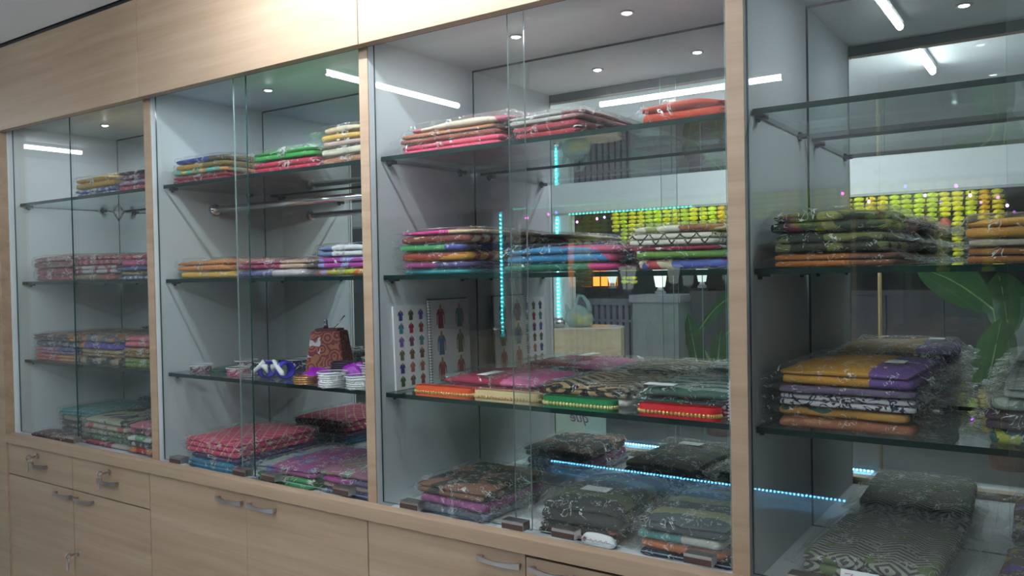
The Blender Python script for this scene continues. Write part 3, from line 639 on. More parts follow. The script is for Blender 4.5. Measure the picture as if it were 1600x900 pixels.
# small sachet with a printed name on the floor of the third bay
e = empty('sachet', (-0.905, 0.058, ZB + 0.001), 'white sachet with pink script lying in front of the black packets', 'sachet', None, 0.08)
bm = bmesh.new(); fold_layer(bm, 0.088, 0.03, 0.0, 0.030, 3.3, 0.6, 0.3); link('pouch', bm, M_PAPER, e, True)
bm = bmesh.new()
tube_path(bm, [(-.018 + .0042 * i, -.0157, .017 + .0035 * math.sin(i * 2.1)) for i in range(13)], 0.0008, 5)
ball(bm, (-.030, -.0150, .018), 0.005, (1, .2, 1.2)); link('script', bm, plain('pink_print', (0.55, 0.12, 0.25), 0.5), e)

# ------------------------------------------------------------------ trims rolled flat on the lower shelf of the third bay
def trim_roll(x0, x1, y, base, bead, label, h=0.026, rz=0.0):
    L = x1 - x0
    e = empty('lace_roll', ((x0 + x1) / 2, y, ZS[2] + 0.0005), label, 'trim roll', 'rolls of lace trim on the lower shelf', rz)
    bm = bmesh.new(); n = 12; R = 0.021; pts = []
    for i in range(n + 1): a = -PI / 2 + PI * i / n; pts.append((L / 2 - R + R * math.cos(a), R * math.sin(a)))
    for i in range(n + 1): a = PI / 2 + PI * i / n; pts.append((-L / 2 + R + R * math.cos(a), R * math.sin(a)))
    m = len(pts)
    for k, (sc1, hz) in enumerate([(1.0, h), (0.80, h - 0.002), (0.60, h), (0.40, h - 0.003)]):   # nested turns of ribbon
        q = [(px * (1 - (1 - sc1) * 0.12), py * sc1) for px, py in pts]
        lo = [bm.verts.new((a, b, 0)) for a, b in q]; hi = [bm.verts.new((a, b, hz)) for a, b in q]
        q2 = [(px * (1 - (1 - sc1) * 0.12 - 0.012), py * (sc1 - 0.14)) for px, py in pts]
        hi2 = [bm.verts.new((a, b, hz)) for a, b in q2]
        for i in range(m):
            j = (i + 1) % m
            bm.faces.new((lo[i], lo[j], hi[j], hi[i])); bm.faces.new((hi[i], hi[j], hi2[j], hi2[i]))
    link('ribbon', bm, base, e)
    bm = bmesh.new(); nb = int(L / 0.0105)
    for i in range(nb):
        px = -L / 2 + R + (L - 2 * R) * i / (nb - 1)
        ball(bm, (px, -R - 0.001, h * 0.42), 0.0052, (1, 0.5, 1), 1)
    for i in range(7):
        for s in (-1, 1):
            a = PI / 2 * (i + 0.5) / 7
            ball(bm, (s * (L / 2 - R + (R + .001) * math.sin(a)), -(R + .001) * math.cos(a), h * 0.42), 0.0052, (0.7, 0.7, 1), 1)
    o = link('bead_row', bm, bead, e, True); o['kind'] = 'stuff'
M_GOLD = plain('gold_beads', (0.72, 0.46, 0.16), 0.32, 0.85, 0.6, 0.25, 60)
trim_roll(-1.453, -1.262, 0.062, plain('orange_ribbon', (0.75, 0.09, 0.02), 0.5), M_GOLD, 'orange red trim roll with gold beads, first from the left')
trim_roll(-1.258, -1.062, 0.066, plain('beige_ribbon', (0.66, 0.50, 0.28), 0.6), plain('beige_beads', (0.5, 0.34, 0.14), 0.5), 'beige trim roll, second from the left')
trim_roll(-1.050, -0.855, 0.064, plain('green_ribbon', (0.01, 0.20, 0.06), 0.5), plain('pale_gold_beads', (0.75, 0.60, 0.26), 0.35, 0.6), 'green trim roll with pale gold beads, third from the left')
trim_roll(-0.800, -0.612, 0.066, plain('red_ribbon', (0.62, 0.01, 0.02), 0.5), M_GOLD, 'bright red trim roll with gold beads, rightmost')

# ------------------------------------------------------------------ blouse catalogues against the left panel of the third bay
INK = [plain('ink_%d' % i, c, 0.6, 0, 0.3, 0.15, 30) for i, c in enumerate([(0.15, 0.03, 0.14), (0.14, 0.10, 0.40), (0.36, 0.07, 0.07), (0.04, 0.07, 0.25), (0.10, 0.13, 0.07),
       (0.05, 0.16, 0.40), (0.04, 0.24, 0.30), (0.35, 0.03, 0.08), (0.42, 0.13, 0.09), (0.03, 0.16, 0.11), (0.22, 0.07, 0.28), (0.50, 0.20, 0.06), (0.16, 0.08, 0.06)])]
M_SKIN = plain('printed_skin', (0.40, 0.20, 0.13), 0.6)
def blouse(bm, cx, cz, s, mi, x, long=False):
    # flat printed figure, y runs along the page
    def poly(pts, m):
        f = bm.faces.new([bm.verts.new((x + (0.0002 if m == 0 else 0), cx + a * s, cz + b * s)) for a, b in pts]); f.material_index = m
    L = -1.25 if long else -0.75
    poly([(-.42, .52), (-.16, .62), (-.10, .34), (.10, .34), (.16, .62), (.42, .52), (.62, .05), (.42, -.04), (.36, .18), (.40, L), (-.40, L), (-.36, .18), (-.42, -.04), (-.62, .05)], mi)
    poly([(-.16, .62), (-.12, 1.0 if long else .8), (.12, 1.0 if long else .8), (.16, .62), (.10, .34), (-.10, .34)], 0)
    for sg in (-1, 1):
        if long: poly([(sg * .60, .03), (sg * .44, -.03), (sg * .50, -.9), (sg * .62, -.9)][::sg], 0)
def catalogue(name, y0, y1, z1, x, label, rows, cols, long, seed, spiral):
    z0 = ZS[2] + 0.001
    e = empty('catalogue', (x, (y0 + y1) / 2, z0), label, 'catalogue')
    e.rotation_euler = (0, math.radians(-1.6), 0)
    h = z1 - z0; hy = (y1 - y0) / 2
    bx('pages', (-0.006, -hy, 0), (0, hy, h), M_PAPER, e)
    bm = bmesh.new(); rnd = random.Random(seed)
    cw = (2 * hy - 0.01) / cols; ch = (h - 0.012) / rows
    for r_ in range(rows):
        for c_ in range(cols):
            blouse(bm, -hy + 0.007 + cw * (c_ + .5), h - 0.008 - ch * (r_ + (.48 if long else .5)), ch * (0.40 if long else 0.52), 1 + rnd.randrange(len(INK)), 0.0006, long)
    o = link('printed_blouses', bm, [M_SKIN] + INK, e); o['label'] = 'printed rows of blouse pictures'
    if spiral:
        bm = bmesh.new()
        for i in range(30): torus(bm, (0.0, -hy, 0.006 + (h - 0.012) * i / 29), 0.0045, 0.0009, 10, 4, 1)
        link('spiral_binding', bm, M_DARK, e)
        bx('cover', (-0.008, -hy, 0.0), (-0.006, hy, h + 0.003), M_DARK, e)
catalogue('a', 0.075, 0.255, 1.462, -1.541, 'catalogue page with six rows of small blouse pictures', 6, 4, False, 4, False)
catalogue('b', 0.212, 0.400, 1.474, -1.529, 'spiral bound catalogue with large blouse pictures', 3, 2, True, 9, True)
e = empty('spiral_book', (-0.586, 0.060, ZS[2] + 0.001), 'end of a white spiral bound book beside the red trim roll', 'book')
bx('pages', (-0.008, 0.003, 0), (0.010, 0.26, 0.085), M_PAPER, e)
bm = bmesh.new()
for i in range(12): torus(bm, (0, 0, 0.006 + 0.0067 * i), 0.008, 0.0013, 12, 5)
link('spiral_binding', bm, plain('white_wire', (0.6, 0.6, 0.75), 0.3), e)

# ------------------------------------------------------------------ bangles on the lower shelf of the second bay
def bangle_set(x, y, R, n, mat, label, case=False, z=0.0, step=0.0062):
    e = empty('bangle_set', (x, y, ZS[2] + 0.0005 + z), label, 'bangles', 'bangle sets on the lower shelf of the second bay')
    bm = bmesh.new(); torus(bm, (0, 0, 0), R, 0.0033, 26, 8, 0.9)
    for i in range(14): ball(bm, ((R + .0025) * math.cos(i * 2 * PI / 14), (R + .0025) * math.sin(i * 2 * PI / 14), 0), 0.0024)
    b0 = link('bangle', bm, mat, e, True, (0, 0, 0.0035))
    for i in range(1, n):
        b = b0.copy(); C.objects.link(b); b.parent = e; b.location = (0.0008 * math.sin(i * 3), 0.0008 * math.cos(i * 2), 0.0035 + step * i); b.rotation_euler = (0, 0, i * 0.35)
    if case:
        H = step * n + 0.006
        bm = bmesh.new(); cyl(bm, (0, 0, H / 2), R + 0.0075, H, 'z', 28); link('clear_case', bm, M_FILM2, e, True)
        bm = bmesh.new(); torus(bm, (0, 0, H), R + 0.0078, 0.0016, 28, 6); link('lid_rim', bm, plain('clear_rim', (0.6, 0.65, 0.66), 0.2), e, True)
def shiny(n, c, m=0.55): return plain(n, c, 0.25, m, 0.6, 0.35, 90)
B_W = shiny('bangle_plum', (0.22, 0.07, 0.14)); B_G = shiny('bangle_green', (0.03, 0.11, 0.09)); B_P = shiny('bangle_pink', (0.72, 0.06, 0.22), 0.3)
B_N = shiny('bangle_navy', (0.05, 0.04, 0.22)); B_K = shiny('bangle_dark', (0.05, 0.04, 0.07)); B_C = shiny('bangle_crystal', (0.72, 0.76, 0.78), 0.3)
B_R = shiny('bangle_red', (0.55, 0.06, 0.08)); B_GO = shiny('bangle_gold', (0.55, 0.30, 0.12), 0.8); B_S = shiny('bangle_silver', (0.45, 0.40, 0.42), 0.7)
for x, y, R, n, m, lb, case in [
    (-2.470, 0.105, 0.031, 3, B_W, 'plum bangle set, leftmost on the lower shelf of the second bay', True),
    (-2.388, 0.125, 0.031, 2, B_G, 'dark green bangle set, second from the left', False),
    (-2.276, 0.110, 0.031, 3, B_P, 'bright pink bangle set', True),
    (-2.395, 0.235, 0.032, 4, B_W, 'purple bangle set behind the pink set', True),
    (-2.195, 0.105, 0.031, 2, B_S, 'pale silver bangle set right of the pink set', False),
    (-2.290, 0.235, 0.032, 4, B_G, 'dark green bangle set behind the silver set', True),
    (-2.205, 0.300, 0.032, 5, B_N, 'violet blue bangle set near the mirror', True),
    (-2.105, 0.285, 0.032, 4, B_N, 'navy bangle set left of the red set', True),
    (-1.985, 0.215, 0.032, 4, B_R, 'red and pink bangle set in front of the patterned box', True),
    (-2.060, 0.330, 0.032, 6, B_K, 'black bangle set beside the patterned box', True),
    (-1.893, 0.060, 0.031, 4, B_GO, 'gold bangle set in front of the purple cloth', False),
    (-1.772, 0.055, 0.036, 6, B_C, 'clear crystal bangle set in front of the purple cloth', True),
    (-1.672, 0.066, 0.036, 5, B_C, 'clear crystal bangle set, rightmost in the front row', True),
    (-1.735, 0.175, 0.034, 8, B_C, 'clear crystal bangle set behind the front row', True),
    (-1.830, 0.290, 0.034, 9, B_S, 'silver bangle set right of the patterned box', True),
    (-1.740, 0.300, 0.034, 9, B_R, 'rose bangle set at the back right', True),
    (-1.655, 0.250, 0.034, 8, B_K, 'smoky bangle set near the right partition', True)]:
    bangle_set(x, y, R, n, m, lb, case)
bangle_set(-1.828, 0.150, 0.033, 5, B_K, 'dark bangle set lying on the purple cloth', False, 0.030)
M_BLUE = plain('blue_ribbon', (0.03, 0.03, 0.42), 0.35); M_WR = plain('white_ribbon', (0.75, 0.78, 0.82), 0.4)
for x, y, sd in ((-2.115, 0.095, 1.0), (-2.045, 0.110, -1.0)):
    e = empty('ribbon_bundle', (x, y, ZS[2] + 0.0005), 'blue and white tied bangle bundle, %s one' % ('left' if sd > 0 else 'right'), 'bundle', 'blue tied bundles among the bangles')
    bm = bmesh.new()
    for q in range(4): torus(bm, (0.006 * q - 0.009, 0, 0.028), 0.024, 0.0045, 20, 6, 1, 0, Matrix.Rotation(PI / 2, 3, 'Y') @ Matrix.Rotation(0.1 * q, 3, 'X'))
    link('bangle', bm, M_BLUE, e, True)
    bm = bmesh.new()
    tube_path(bm, [(0.012 * sd, -.02, .05), (0.02 * sd, -.024, .058), (0.008 * sd, -.026, .045), (-0.024 * sd, -.03, .022), (-0.03 * sd, -.028, .016)], [.004, .007, .007, .008, .002], 8)
    tube_path(bm, [(0.0, -.024, .046), (0.026 * sd, -.024, .040), (0.03 * sd, -.02, .022)], [.006, .010, .003], 8)
    link('ribbon', bm, M_WR, e, True)
M_PURP = plain('purple_satin', (0.28, 0.01, 0.38), 0.35, 0, 0.6)
for x, y, w_, d, h, lb in ((-1.905, 0.125, 0.115, 0.10, 0.040, 'purple satin cloth heap behind the gold bangles'), (-1.775, 0.145, 0.095, 0.07, 0.062, 'purple satin cloth heap behind the crystal bangles')):
    bm = bmesh.new(); bmesh.ops.create_icosphere(bm, subdivisions=4, radius=1)
    for v in bm.verts:
        n = noise.noise(v.co * 2.2 + Vector((x * 9, 0, 0))); n2 = 1 - abs(noise.noise(v.co * 4.5 + Vector((0, x * 7, 0)))) * 2
        s = 1 + 0.35 * n + 0.16 * n2
        z = v.co.z * s
        v.co = Vector((v.co.x * s * w_ / 2, v.co.y * s * d / 2, max(0.0, z * h * 0.75 + h * 0.15)))
    o = link('satin_cloth', bm, M_PURP, None, True, (x, y, ZS[2] + 0.0005)); tag(o, lb, 'cloth')

# patterned tapering box with a metal clasp
e = empty('patterned_box', (-1.995, 0.255, ZS[2] + 0.0005), 'tapering maroon patterned box with metal clasp behind the bangles', 'box', None, math.radians(24))
t = NT('brocade'); tc = t.n('ShaderNodeTexCoord'); vo = t.n('ShaderNodeTexVoronoi'); vo.inputs['Scale'].default_value = 38
t.l(tc.outputs['Object'], vo.inputs[0])
sp = t.n('ShaderNodeSeparateXYZ'); t.l(tc.outputs['Object'], sp.inputs[0])
a = t.math('GREATER_THAN', t.math('FRACT', t.math('MULTIPLY', vo.outputs['Distance'], 3.4)), 0.55)
c = t.mix(a, (0.20, 0.015, 0.03), (0.34, 0.14, 0.07))
wht = t.math('MULTIPLY', t.math('LESS_THAN', t.noise(tc.outputs['Object'], 52, 1), 0.42), t.math('MULTIPLY', t.math('LESS_THAN', sp.outputs[0], -0.012), t.math('GREATER_THAN', sp.outputs[2], 0.05)))
M_BROC = t.bsdf(t.mix(wht, c, (0.62, 0.58, 0.62)), 0.6)
bm = bmesh.new()
b0 = [bm.verts.new(p) for p in [(-.055, -.042, 0), (.055, -.042, 0), (.055, .042, 0), (-.055, .042, 0)]]
b1 = [bm.verts.new(p) for p in [(-.040, -.030, .118), (.040, -.030, .118), (.040, .030, .118), (-.040, .030, .118)]]
for i in range(4): bm.faces.new((b0[i], b0[(i + 1) % 4], b1[(i + 1) % 4], b1[i]))
bm.faces.new(b0[::-1]); bm.faces.new(b1)
bmesh.ops.bevel(bm, geom=bm.edges[:], offset=0.002, segments=2, affect='EDGES')
e.scale = (1.22, 1.22, 1.22)
link('body', bm, M_BROC, e)
bm = bmesh.new(); box(bm, -.032, .032, -.024, .024, .118, .124, 0, .001); link('lid', bm, plain('maroon_lid', (0.13, 0.03, 0.04), 0.5), e)
bm = bmesh.new(); cyl(bm, (-.010, 0, .133), .007, .020, 'z', 14, .005); ball(bm, (-.010, 0, .145), .006, (1, 1, .7), 2)
tube_path(bm, [(.010, 0, .124), (.022, 0, .134), (.040, 0, .154)], .0018, 6); ball(bm, (.042, 0, .156), .003); link('clasp', bm, M_CHROME, e, True)

# ------------------------------------------------------------------ shop lights
def tube_lamp(p, q, label, mat=None, roof=None):
    roof = roof or ZC
    p, q = Vector(p), Vector(q); mid = (p + q) / 2; L = (q - p).length; ax = 'x' if abs(q.x - p.x) > abs(q.y - p.y) else 'y'
    e = empty('tube_lamp', mid, label, 'ceiling lamp', 'fluorescent tubes on the shop ceiling')
    bm = bmesh.new(); cyl(bm, (0, 0, 0), 0.013, L - 0.03, ax, 14); link('tube', bm, mat or M_TUBE, e, True)
    if ax == 'x': bx('batten', (-L / 2, -0.017, 0.013), (L / 2, 0.017, roof - mid.z), M_WHITE, e, 0.002)
    else: bx('batten', (-0.017, -L / 2, 0.013), (0.017, L / 2, ZC - mid.z), M_WHITE, e, 0.002)
    for s in (-1, 1):
        bm = bmesh.new(); cyl(bm, ((s * (L / 2 - .008), 0, 0) if ax == 'x' else (0, s * (L / 2 - .008), 0)), 0.0145, 0.016, ax, 14); link('end_cap', bm, M_WHITE, e)
ZTB = 2.465
tube_lamp((-2.76, -1.91, ZTB), (-2.76, -0.91, ZTB), 'white tube lamp running toward the cabinets, reflected in the second and third bays')
tube_lamp((-0.54, -1.83, ZTB), (-0.54, -0.83, ZTB), 'white tube lamp running toward the cabinets, reflected in the right bay')
tube_lamp((-5.85, -1.47, ZTB), (-5.85, -0.60, ZTB), 'white tube lamp running toward the cabinets, farthest left', emit('old_tube_light', COOL, 14.0))
tube_lamp((-2.15, -2.36, ZTB), (-1.13, -2.36, ZTB), 'white tube lamp parallel to the cabinets near the shop front', emit('front_tube_light', COOL, 52.0))
tube_lamp((-1.95, -0.42, ZTB), (-0.93, -0.42, ZTB), 'white tube lamp close to the fascia above the third bay', emit('new_tube_light', COOL, 52.0))

# ------------------------------------------------------------------ shop front (seen in the mirrors)
struct(bx('wall_front', (-6.6, SY - 0.10, 2.08), (3.4, SY, ZC + 0.06), M_WHITE))
struct(bx('trim_2', (-6.6, SY - 0.02, 2.062), (3.4, SY + 0.012, 2.08), plain('grey_door_rail', (0.42, 0.45, 0.46), 0.4)))
struct(bx('trim_3', (-3.97, SY - 0.10, 0.0), (-3.76, SY, 2.08), M_WHITE))
struct(bx('trim_4', (-3.76, SY - 0.06, 0.0), (3.4, SY + 0.02, 0.03), M_BASE))
M_SGL = pane_mat('shop_front_glass', (0.96, 0.975, 0.97), 0.03, 0.9, dirt=0.03)
xs = [-3.76, -2.775, -2.52, -2.32, -1.16, 0.2, 1.6, 3.4]
for i, (a, b) in enumerate(zip(xs, xs[1:])):
    o = sheet('window_%d' % (i + 1), a + 0.002, b - 0.002, SY - 0.045, SY - 0.035, 0.03, 2.062, M_SGL, M_LEDGE, 'y'); struct(o)
struct(sheet('window_8', -6.6, -3.97, SY - 0.045, SY - 0.035, 0.0, 2.08, M_SGL, M_LEDGE, 'y'))

M_CY = emit('cyan_led', (0.02, 0.80, 1.0), 2.2); M_CYD = emit('cyan_diode', (0.10, 0.95, 1.0), 22.0, False)
M_BL = emit('blue_led', (0.03, 0.40, 1.0), 1.0); M_BLD = emit('blue_diode', (0.15, 0.55, 1.0), 12.0, False)
M_TLD = emit('teal_diode', (0.05, 0.9, 0.75), 1.3, False)
def led_strip(p, q, mb, md, label, step, wid=0.010, n=(0, 1, 0)):
    p, q = Vector(p), Vector(q); L = (q - p).length
    e = empty('led_strip', p, label, 'light strip', 'strip lights of the shop front')
    d = (q - p) / L; s = d.cross(Vector(n)).normalized() * wid / 2; nn = Vector(n) * 0.003
    bm = bmesh.new(); a = [Vector(), q - p]
    vs = [bm.verts.new(a[i] + s * k + nn * j) for i in (0, 1) for k in (-1, 1) for j in (0, 1)]
    for f in [(0, 1, 3, 2), (4, 6, 7, 5), (0, 4, 5, 1), (2, 3, 7, 6), (0, 2, 6, 4), (1, 5, 7, 3)]: bm.faces.new([vs[i] for i in f])
    link('tape', bm, mb, e)
    bm = bmesh.new(); m = int(L / step)
    for i in range(m): 
        c = d * (step * (i + .5)) + nn * 1.6
        box(bm, c.x - .0055, c.x + .0055, c.y - .004, c.y + .004, c.z - .0055, c.z + .0055)
    o = link('diode', bm, md, e); o['kind'] = 'stuff'
led_strip((-3.885, SY + 0.001, 1.02), (-3.885, SY + 0.001, 2.05), M_CY, M_CYD, 'cyan light strip running up the white shop front pillar', 0.034, 0.018)
led_strip((-3.76, SY + 0.013, 2.066), (-2.55, SY + 0.013, 2.066), plain('unlit_tape', (0.5, 0.6, 0.6), 0.5), M_TLD, 'teal dotted light strip under the shop front beam', 0.036)
led_strip((-3.75, SY + 0.021, 0.045), (-1.20, SY + 0.021, 0.045), M_BL, M_BLD, 'blue light strip along the foot of the shop front glass', 0.026, 0.012)

# reception counter with bag and pot
ct = empty('reception_counter', (-3.55, -3.2, 0), 'oak reception counter with rounded end by the shop front', 'counter')
def counter_outline(off):
    pts = [(-0.75, -0.38 + off), (0.36, -0.38 + off)]
    for i in range(9):
        a = -PI / 2 + (PI / 2) * i / 8 * 1.0
        pts.append((0.36 + (0.20 - off) * math.cos(a), -0.18 + (0.20 - off) * math.sin(a)))
    for i in range(7):
        a = i / 6; pts.append((0.56 - off - 0.45 * a, -0.16 + 0.30 * a ** 0.8 - off * (a > 0.1)))
    pts.append((-0.75, 0.17 - off))
    return pts
def prism(bm, pts, z0, z1, mi=0, mt=None):
    lo = [bm.verts.new((a, b, z0)) for a, b in pts]; hi = [bm.verts.new((a, b, z1)) for a, b in pts]; m = len(pts)
    for i in range(m):
        f = bm.faces.new((lo[i], lo[(i + 1) % m], hi[(i + 1) % m], hi[i])); f.material_index = mi
    f = bm.faces.new(hi); f.material_index = mi if mt is None else mt
    f = bm.faces.new(lo[::-1]); f.material_index = mi
bm = bmesh.new(); prism(bm, counter_outline(0.0), 0.865, 1.085); link('upper_box', bm, wood('pale_oak_laminate', (0.44, 0.35, 0.23), (0.54, 0.44, 0.30), (0.62, 0.52, 0.37)), ct)
bm = bmesh.new(); prism(bm, counter_outline(-0.004), 1.085, 1.097); link('top', bm, plain('counter_top', (0.62, 0.56, 0.48), 0.25), ct)
bm = bmesh.new(); prism(bm, [(-.75, -.30), (.34, -.30), (.34, .06), (-.75, .06)], 0.0, 0.865); link('front_panel', bm, plain('pale_green_panel', (0.40, 0.50, 0.42), 0.3), ct)
cu = bpy.data.curves.new('lettering', 'FONT'); cu.body = 'que'; cu.size = 0.115; cu.shear = 0.35; cu.extrude = 0.0012; cu.align_x = 'RIGHT'
to = bpy.data.objects.new('lettering', cu); C.objects.link(to); cu.materials.append(plain('plum_lettering', (0.16, 0.05, 0.14), 0.5))
me = bpy.data.meshes.new_from_object(to.evaluated_get(bpy.context.evaluated_depsgraph_get())); bpy.data.objects.remove(to)
to = bpy.data.objects.new('lettering', me); C.objects.link(to)
to.parent = ct; to.location = (0.215, 0.0615, 0.345); to.rotation_euler = (PI / 2, 0, PI)

e = empty('carrier_bag', (-3.32, -3.27, 1.097), 'translucent carrier bag of yellow snacks on the reception counter', 'bag')
bm = bmesh.new(); bmesh.ops.create_icosphere(bm, subdivisions=3, radius=1)
for v in bm.verts:
    n = noise.noise(v.co * 2.5); z = v.co.z
    wx = 0.125 * (1 + 0.1 * n) * (1.0 if z < 0.2 else 1 - 0.55 * (z - 0.2)); 
    v.co = Vector((v.co.x * wx, v.co.y * 0.08 * (1 + 0.2 * n), (max(z, -0.72) + 0.72) * 0.105))
t = NT('carrier_film'); d1 = t.n('ShaderNodeBsdfTranslucent'); d1.inputs[0].default_value = (0.55, 0.75, 0.8, 1); d2 = t.n('ShaderNodeBsdfDiffuse'); d2.inputs[0].default_value = (0.6, 0.78, 0.82, 1)
mx = t.n('ShaderNodeMixShader'); t.l(d1.outputs[0], mx.inputs[1]); t.l(d2.outputs[0], mx.inputs[2])
tp = t.n('ShaderNodeBsdfTransparent'); m2 = t.n('ShaderNodeMixShader'); m2.inputs[0].default_value = 0.42; t.l(tp.outputs[0], m2.inputs[1]); t.l(mx.outputs[0], m2.inputs[2]); t.l(m2.outputs[0], t.out.inputs[0])
M_BAG = t.m
link('film', bm, M_BAG, e, True)
bm = bmesh.new()
for i in range(40):
    rnd = random.Random(i); a = rnd.uniform(0, 2 * PI); rr = rnd.random() ** .5
    ball(bm, (0.015 + 0.085 * rr * math.cos(a), 0.05 * rr * math.sin(a), 0.022 + rnd.uniform(0, 0.075)), 0.022, (1, .8, .7), 1)
o = link('snacks', bm, plain('yellow_snacks', (0.80, 0.62, 0.10), 0.6, 0, 0.3, 0.3, 30), e); o['kind'] = 'stuff'
bm = bmesh.new()
tube_path(bm, [(-.03, 0, .15), (-.028, 0, .20), (0, 0, .255), (.04, 0, .25), (.085, 0, .20), (.10, 0, .13)], [.02, .016, .014, .014, .018, .02], 8)
tube_path(bm, [(-.10, 0, .12), (-.115, 0, .16), (-.125, 0, .185)], [.02, .015, .006], 8); link('handle', bm, M_BAG, e, True)
e = empty('steel_pot', (-3.445, -3.16, 1.097), 'small round steel pot left of the carrier bag', 'pot')
bm = bmesh.new(); prof = [(.02, 0), (.04, .006), (.052, .03), (.048, .055), (.034, .07), (.042, .078), (.036, .078), (.028, .068)]
rings = [[bm.verts.new((r_ * math.cos(2 * PI * k / 20), r_ * math.sin(2 * PI * k / 20), z)) for k in range(20)] for r_, z in prof]
for a, b in zip(rings, rings[1:]):
    for k in range(20): bm.faces.new((a[k], a[(k + 1) % 20], b[(k + 1) % 20], b[k]))
bm.faces.new(rings[0][::-1]); link('vessel', bm, M_CHROME, e, True)

# ------------------------------------------------------------------ outside, at night
o = bx('ground', (-14, -16, -0.10), (8, SY - 0.05, -0.02), plain('paving', (0.16, 0.16, 0.17), 0.7)); struct(o)
M_PIL = plain('painted_pillar', (0.62, 0.68, 0.69), 0.6, 0, 0.3, 0.1); M_CAP = plain('pillar_cap', (0.72, 0.74, 0.80), 0.5)
def gate_pillar(x0, x1, label):
    e = empty('gate_pillar', ((x0 + x1) / 2, -6.5, -0.02), label, 'pillar', 'white gate pillars'); h = (x1 - x0) / 2
    bx('shaft', (-h, -0.5, 0), (h, 0, 1.18), M_PIL, e, 0.006); bx('capstone', (-h - .03, -.53, 1.18), (h + .03, .03, 1.27), M_CAP, e, 0.006)
gate_pillar(-4.42, -3.82, 'white gate pillar carrying the brightest lamp, left in the mirror')
gate_pillar(-0.50, 0.10, 'white gate pillar at the right in the mirror')
M_LAMP = emit('lamp_glow', (0.95, 1.0, 0.97), 0.55)
def gate_lamp(x, y, z, s, label, k=None):
    e = empty('gate_lamp', (x, y, z), label, 'outdoor lamp', 'lamps on the compound wall')
    bm = bmesh.new(); cyl(bm, (0, 0, .07 * s), .055 * s, .05 * s, 'z', 8, .03 * s); cyl(bm, (0, 0, .02 * s), .07 * s, .04 * s, 'z', 12); link('base', bm, M_CAP, e)
    bm = bmesh.new(); cyl(bm, (0, 0, .23 * s), .060 * s, .27 * s, 'z', 6, .105 * s); link('lantern', bm, k or M_LAMP, e)
    bm = bmesh.new(); cyl(bm, (0, 0, .385 * s), .125 * s, .04 * s, 'z', 6, .05 * s); link('roof', bm, M_DARK, e)
gate_lamp(-4.16, -6.75, 1.25, 0.95, 'glowing lantern on the left white gate pillar')
LMP2 = emit('dim_lamp_glow', (0.9, 1.0, 1.0), 0.4)
for x, y, lb in ((-5.05, -7.2, 'glowing lantern on a dark post left of the gate pillar'), (-3.80, -7.2, 'glowing lantern on a dark post right of the gate pillar')):
    e = empty('lamp_post', (x, y, -0.02), 'dark masonry post under the %s lantern' % ('left' if x < -4 else 'right'), 'post')
    bx('shaft', (-.11, -.11, 0), (.11, .11, 1.30), M_DARK, e); bx('capstone', (-.13, -.13, 1.30), (.13, .13, 1.335), M_DARK, e)
    gate_lamp(x, y, 1.316, 0.80, lb, LMP2)
# fence
M_FEN = plain('fence_paint', (0.38, 0.38, 0.48), 0.5)
e = empty('fence', (-4.97, -6.62, -0.02), 'grey slatted metal fence beside the left gate pillar', 'fence')
bx('rail', (-.55, -.03, 1.14), (.55, .03, 1.22), M_FEN, e); bx('rail', (-.55, -.02, .93), (.55, .02, .96), M_FEN, e); bx('rail', (-.55, -.02, .10), (.55, .02, .14), M_FEN, e)
s0 = None
for i in range(13):
    x = -.52 + .085 * i
    if s0 is None: s0 = bx('slat', (-.024, -.014, .02), (.024, .014, 1.14), M_FEN, e); s0.location.x = x
    else:
        c = s0.copy(); C.objects.link(c); c.parent = e; c.location.x = x
bm = bmesh.new()
for i in range(12): ball(bm, (-.48 + .085 * i, 0, 1.05), .03, (.5, .4, 1.6), 1)
link('ornament', bm, plain('rust_ornament', (0.20, 0.06, 0.06), 0.6), e)
# sheet metal gate and wall
M_GATE = plain('gate_sheet', (0.13, 0.115, 0.145), 0.5, 0, 0.3, 0.3, 2)
e = empty('sheet_gate', (-2.16, -6.75, -0.02), 'dark sheet metal gate between the white pillars', 'gate')
for i in range(6): bx('panel', (-1.60 + .54 * i, -.02, .06), (-1.60 + .54 * i + .53, .02, 1.26), M_GATE, e, .004)
bx('top_rail', (-1.61, -.03, 1.26), (1.64, .03, 1.31), M_GATE, e)
o = bx('boundary_wall', (-13.5, -7.2, -0.02), (-5.53, -7.05, 1.25), plain('wall_paint_dark', (0.20, 0.20, 0.24), 0.8)); tag(o, 'grey boundary wall left of the fence', 'wall')
hs = empty('house', (-6.9, -10.5, -0.02), 'dark house with a lit orange window across the lane', 'house')
bx('wall', (-5, -1.5, 0), (9.5, 0, 3.6), plain('house_wall', (0.05, 0.05, 0.065), 0.8), hs)
bx('roof', (-5.2, -1.7, 3.6), (9.7, .25, 3.75), M_DARK, hs)
f = bx('window', (-.24, .002, 1.30), (.24, .03, 2.06), emit('lit_window', (1.0, 0.30, 0.04), 0.9), hs)
for i in range(4): bx('bar', (-.24 + .16 * i - .008, .03, 1.30), (-.24 + .16 * i + .008, .05, 2.06), M_DARK, f)
bx('bar', (-.24, .03, 1.66), (.24, .05, 1.68), M_DARK, f)
# pole outside the glass
bm = bmesh.new(); cyl(bm, (0, 0, .95), .014, 1.9, 'z', 10)
tag(link('bamboo_pole', bm, plain('bamboo', (0.42, 0.28, 0.12), 0.6), None, True, (-1.22, -4.25, -0.02)), 'yellow bamboo pole standing outside the shop front', 'pole')
bm = bmesh.new(); ball(bm, (0, 0, .05), .055, (1, 1, .9), 2); cyl(bm, (0, 0, .105), .03, .02, 'z', 12)
tag(link('clay_pot', bm, plain('orange_clay', (0.62, 0.30, 0.12), 0.7), None, True, (-0.44, -6.62, 1.25)), 'small orange clay pot on the right gate pillar', 'pot')

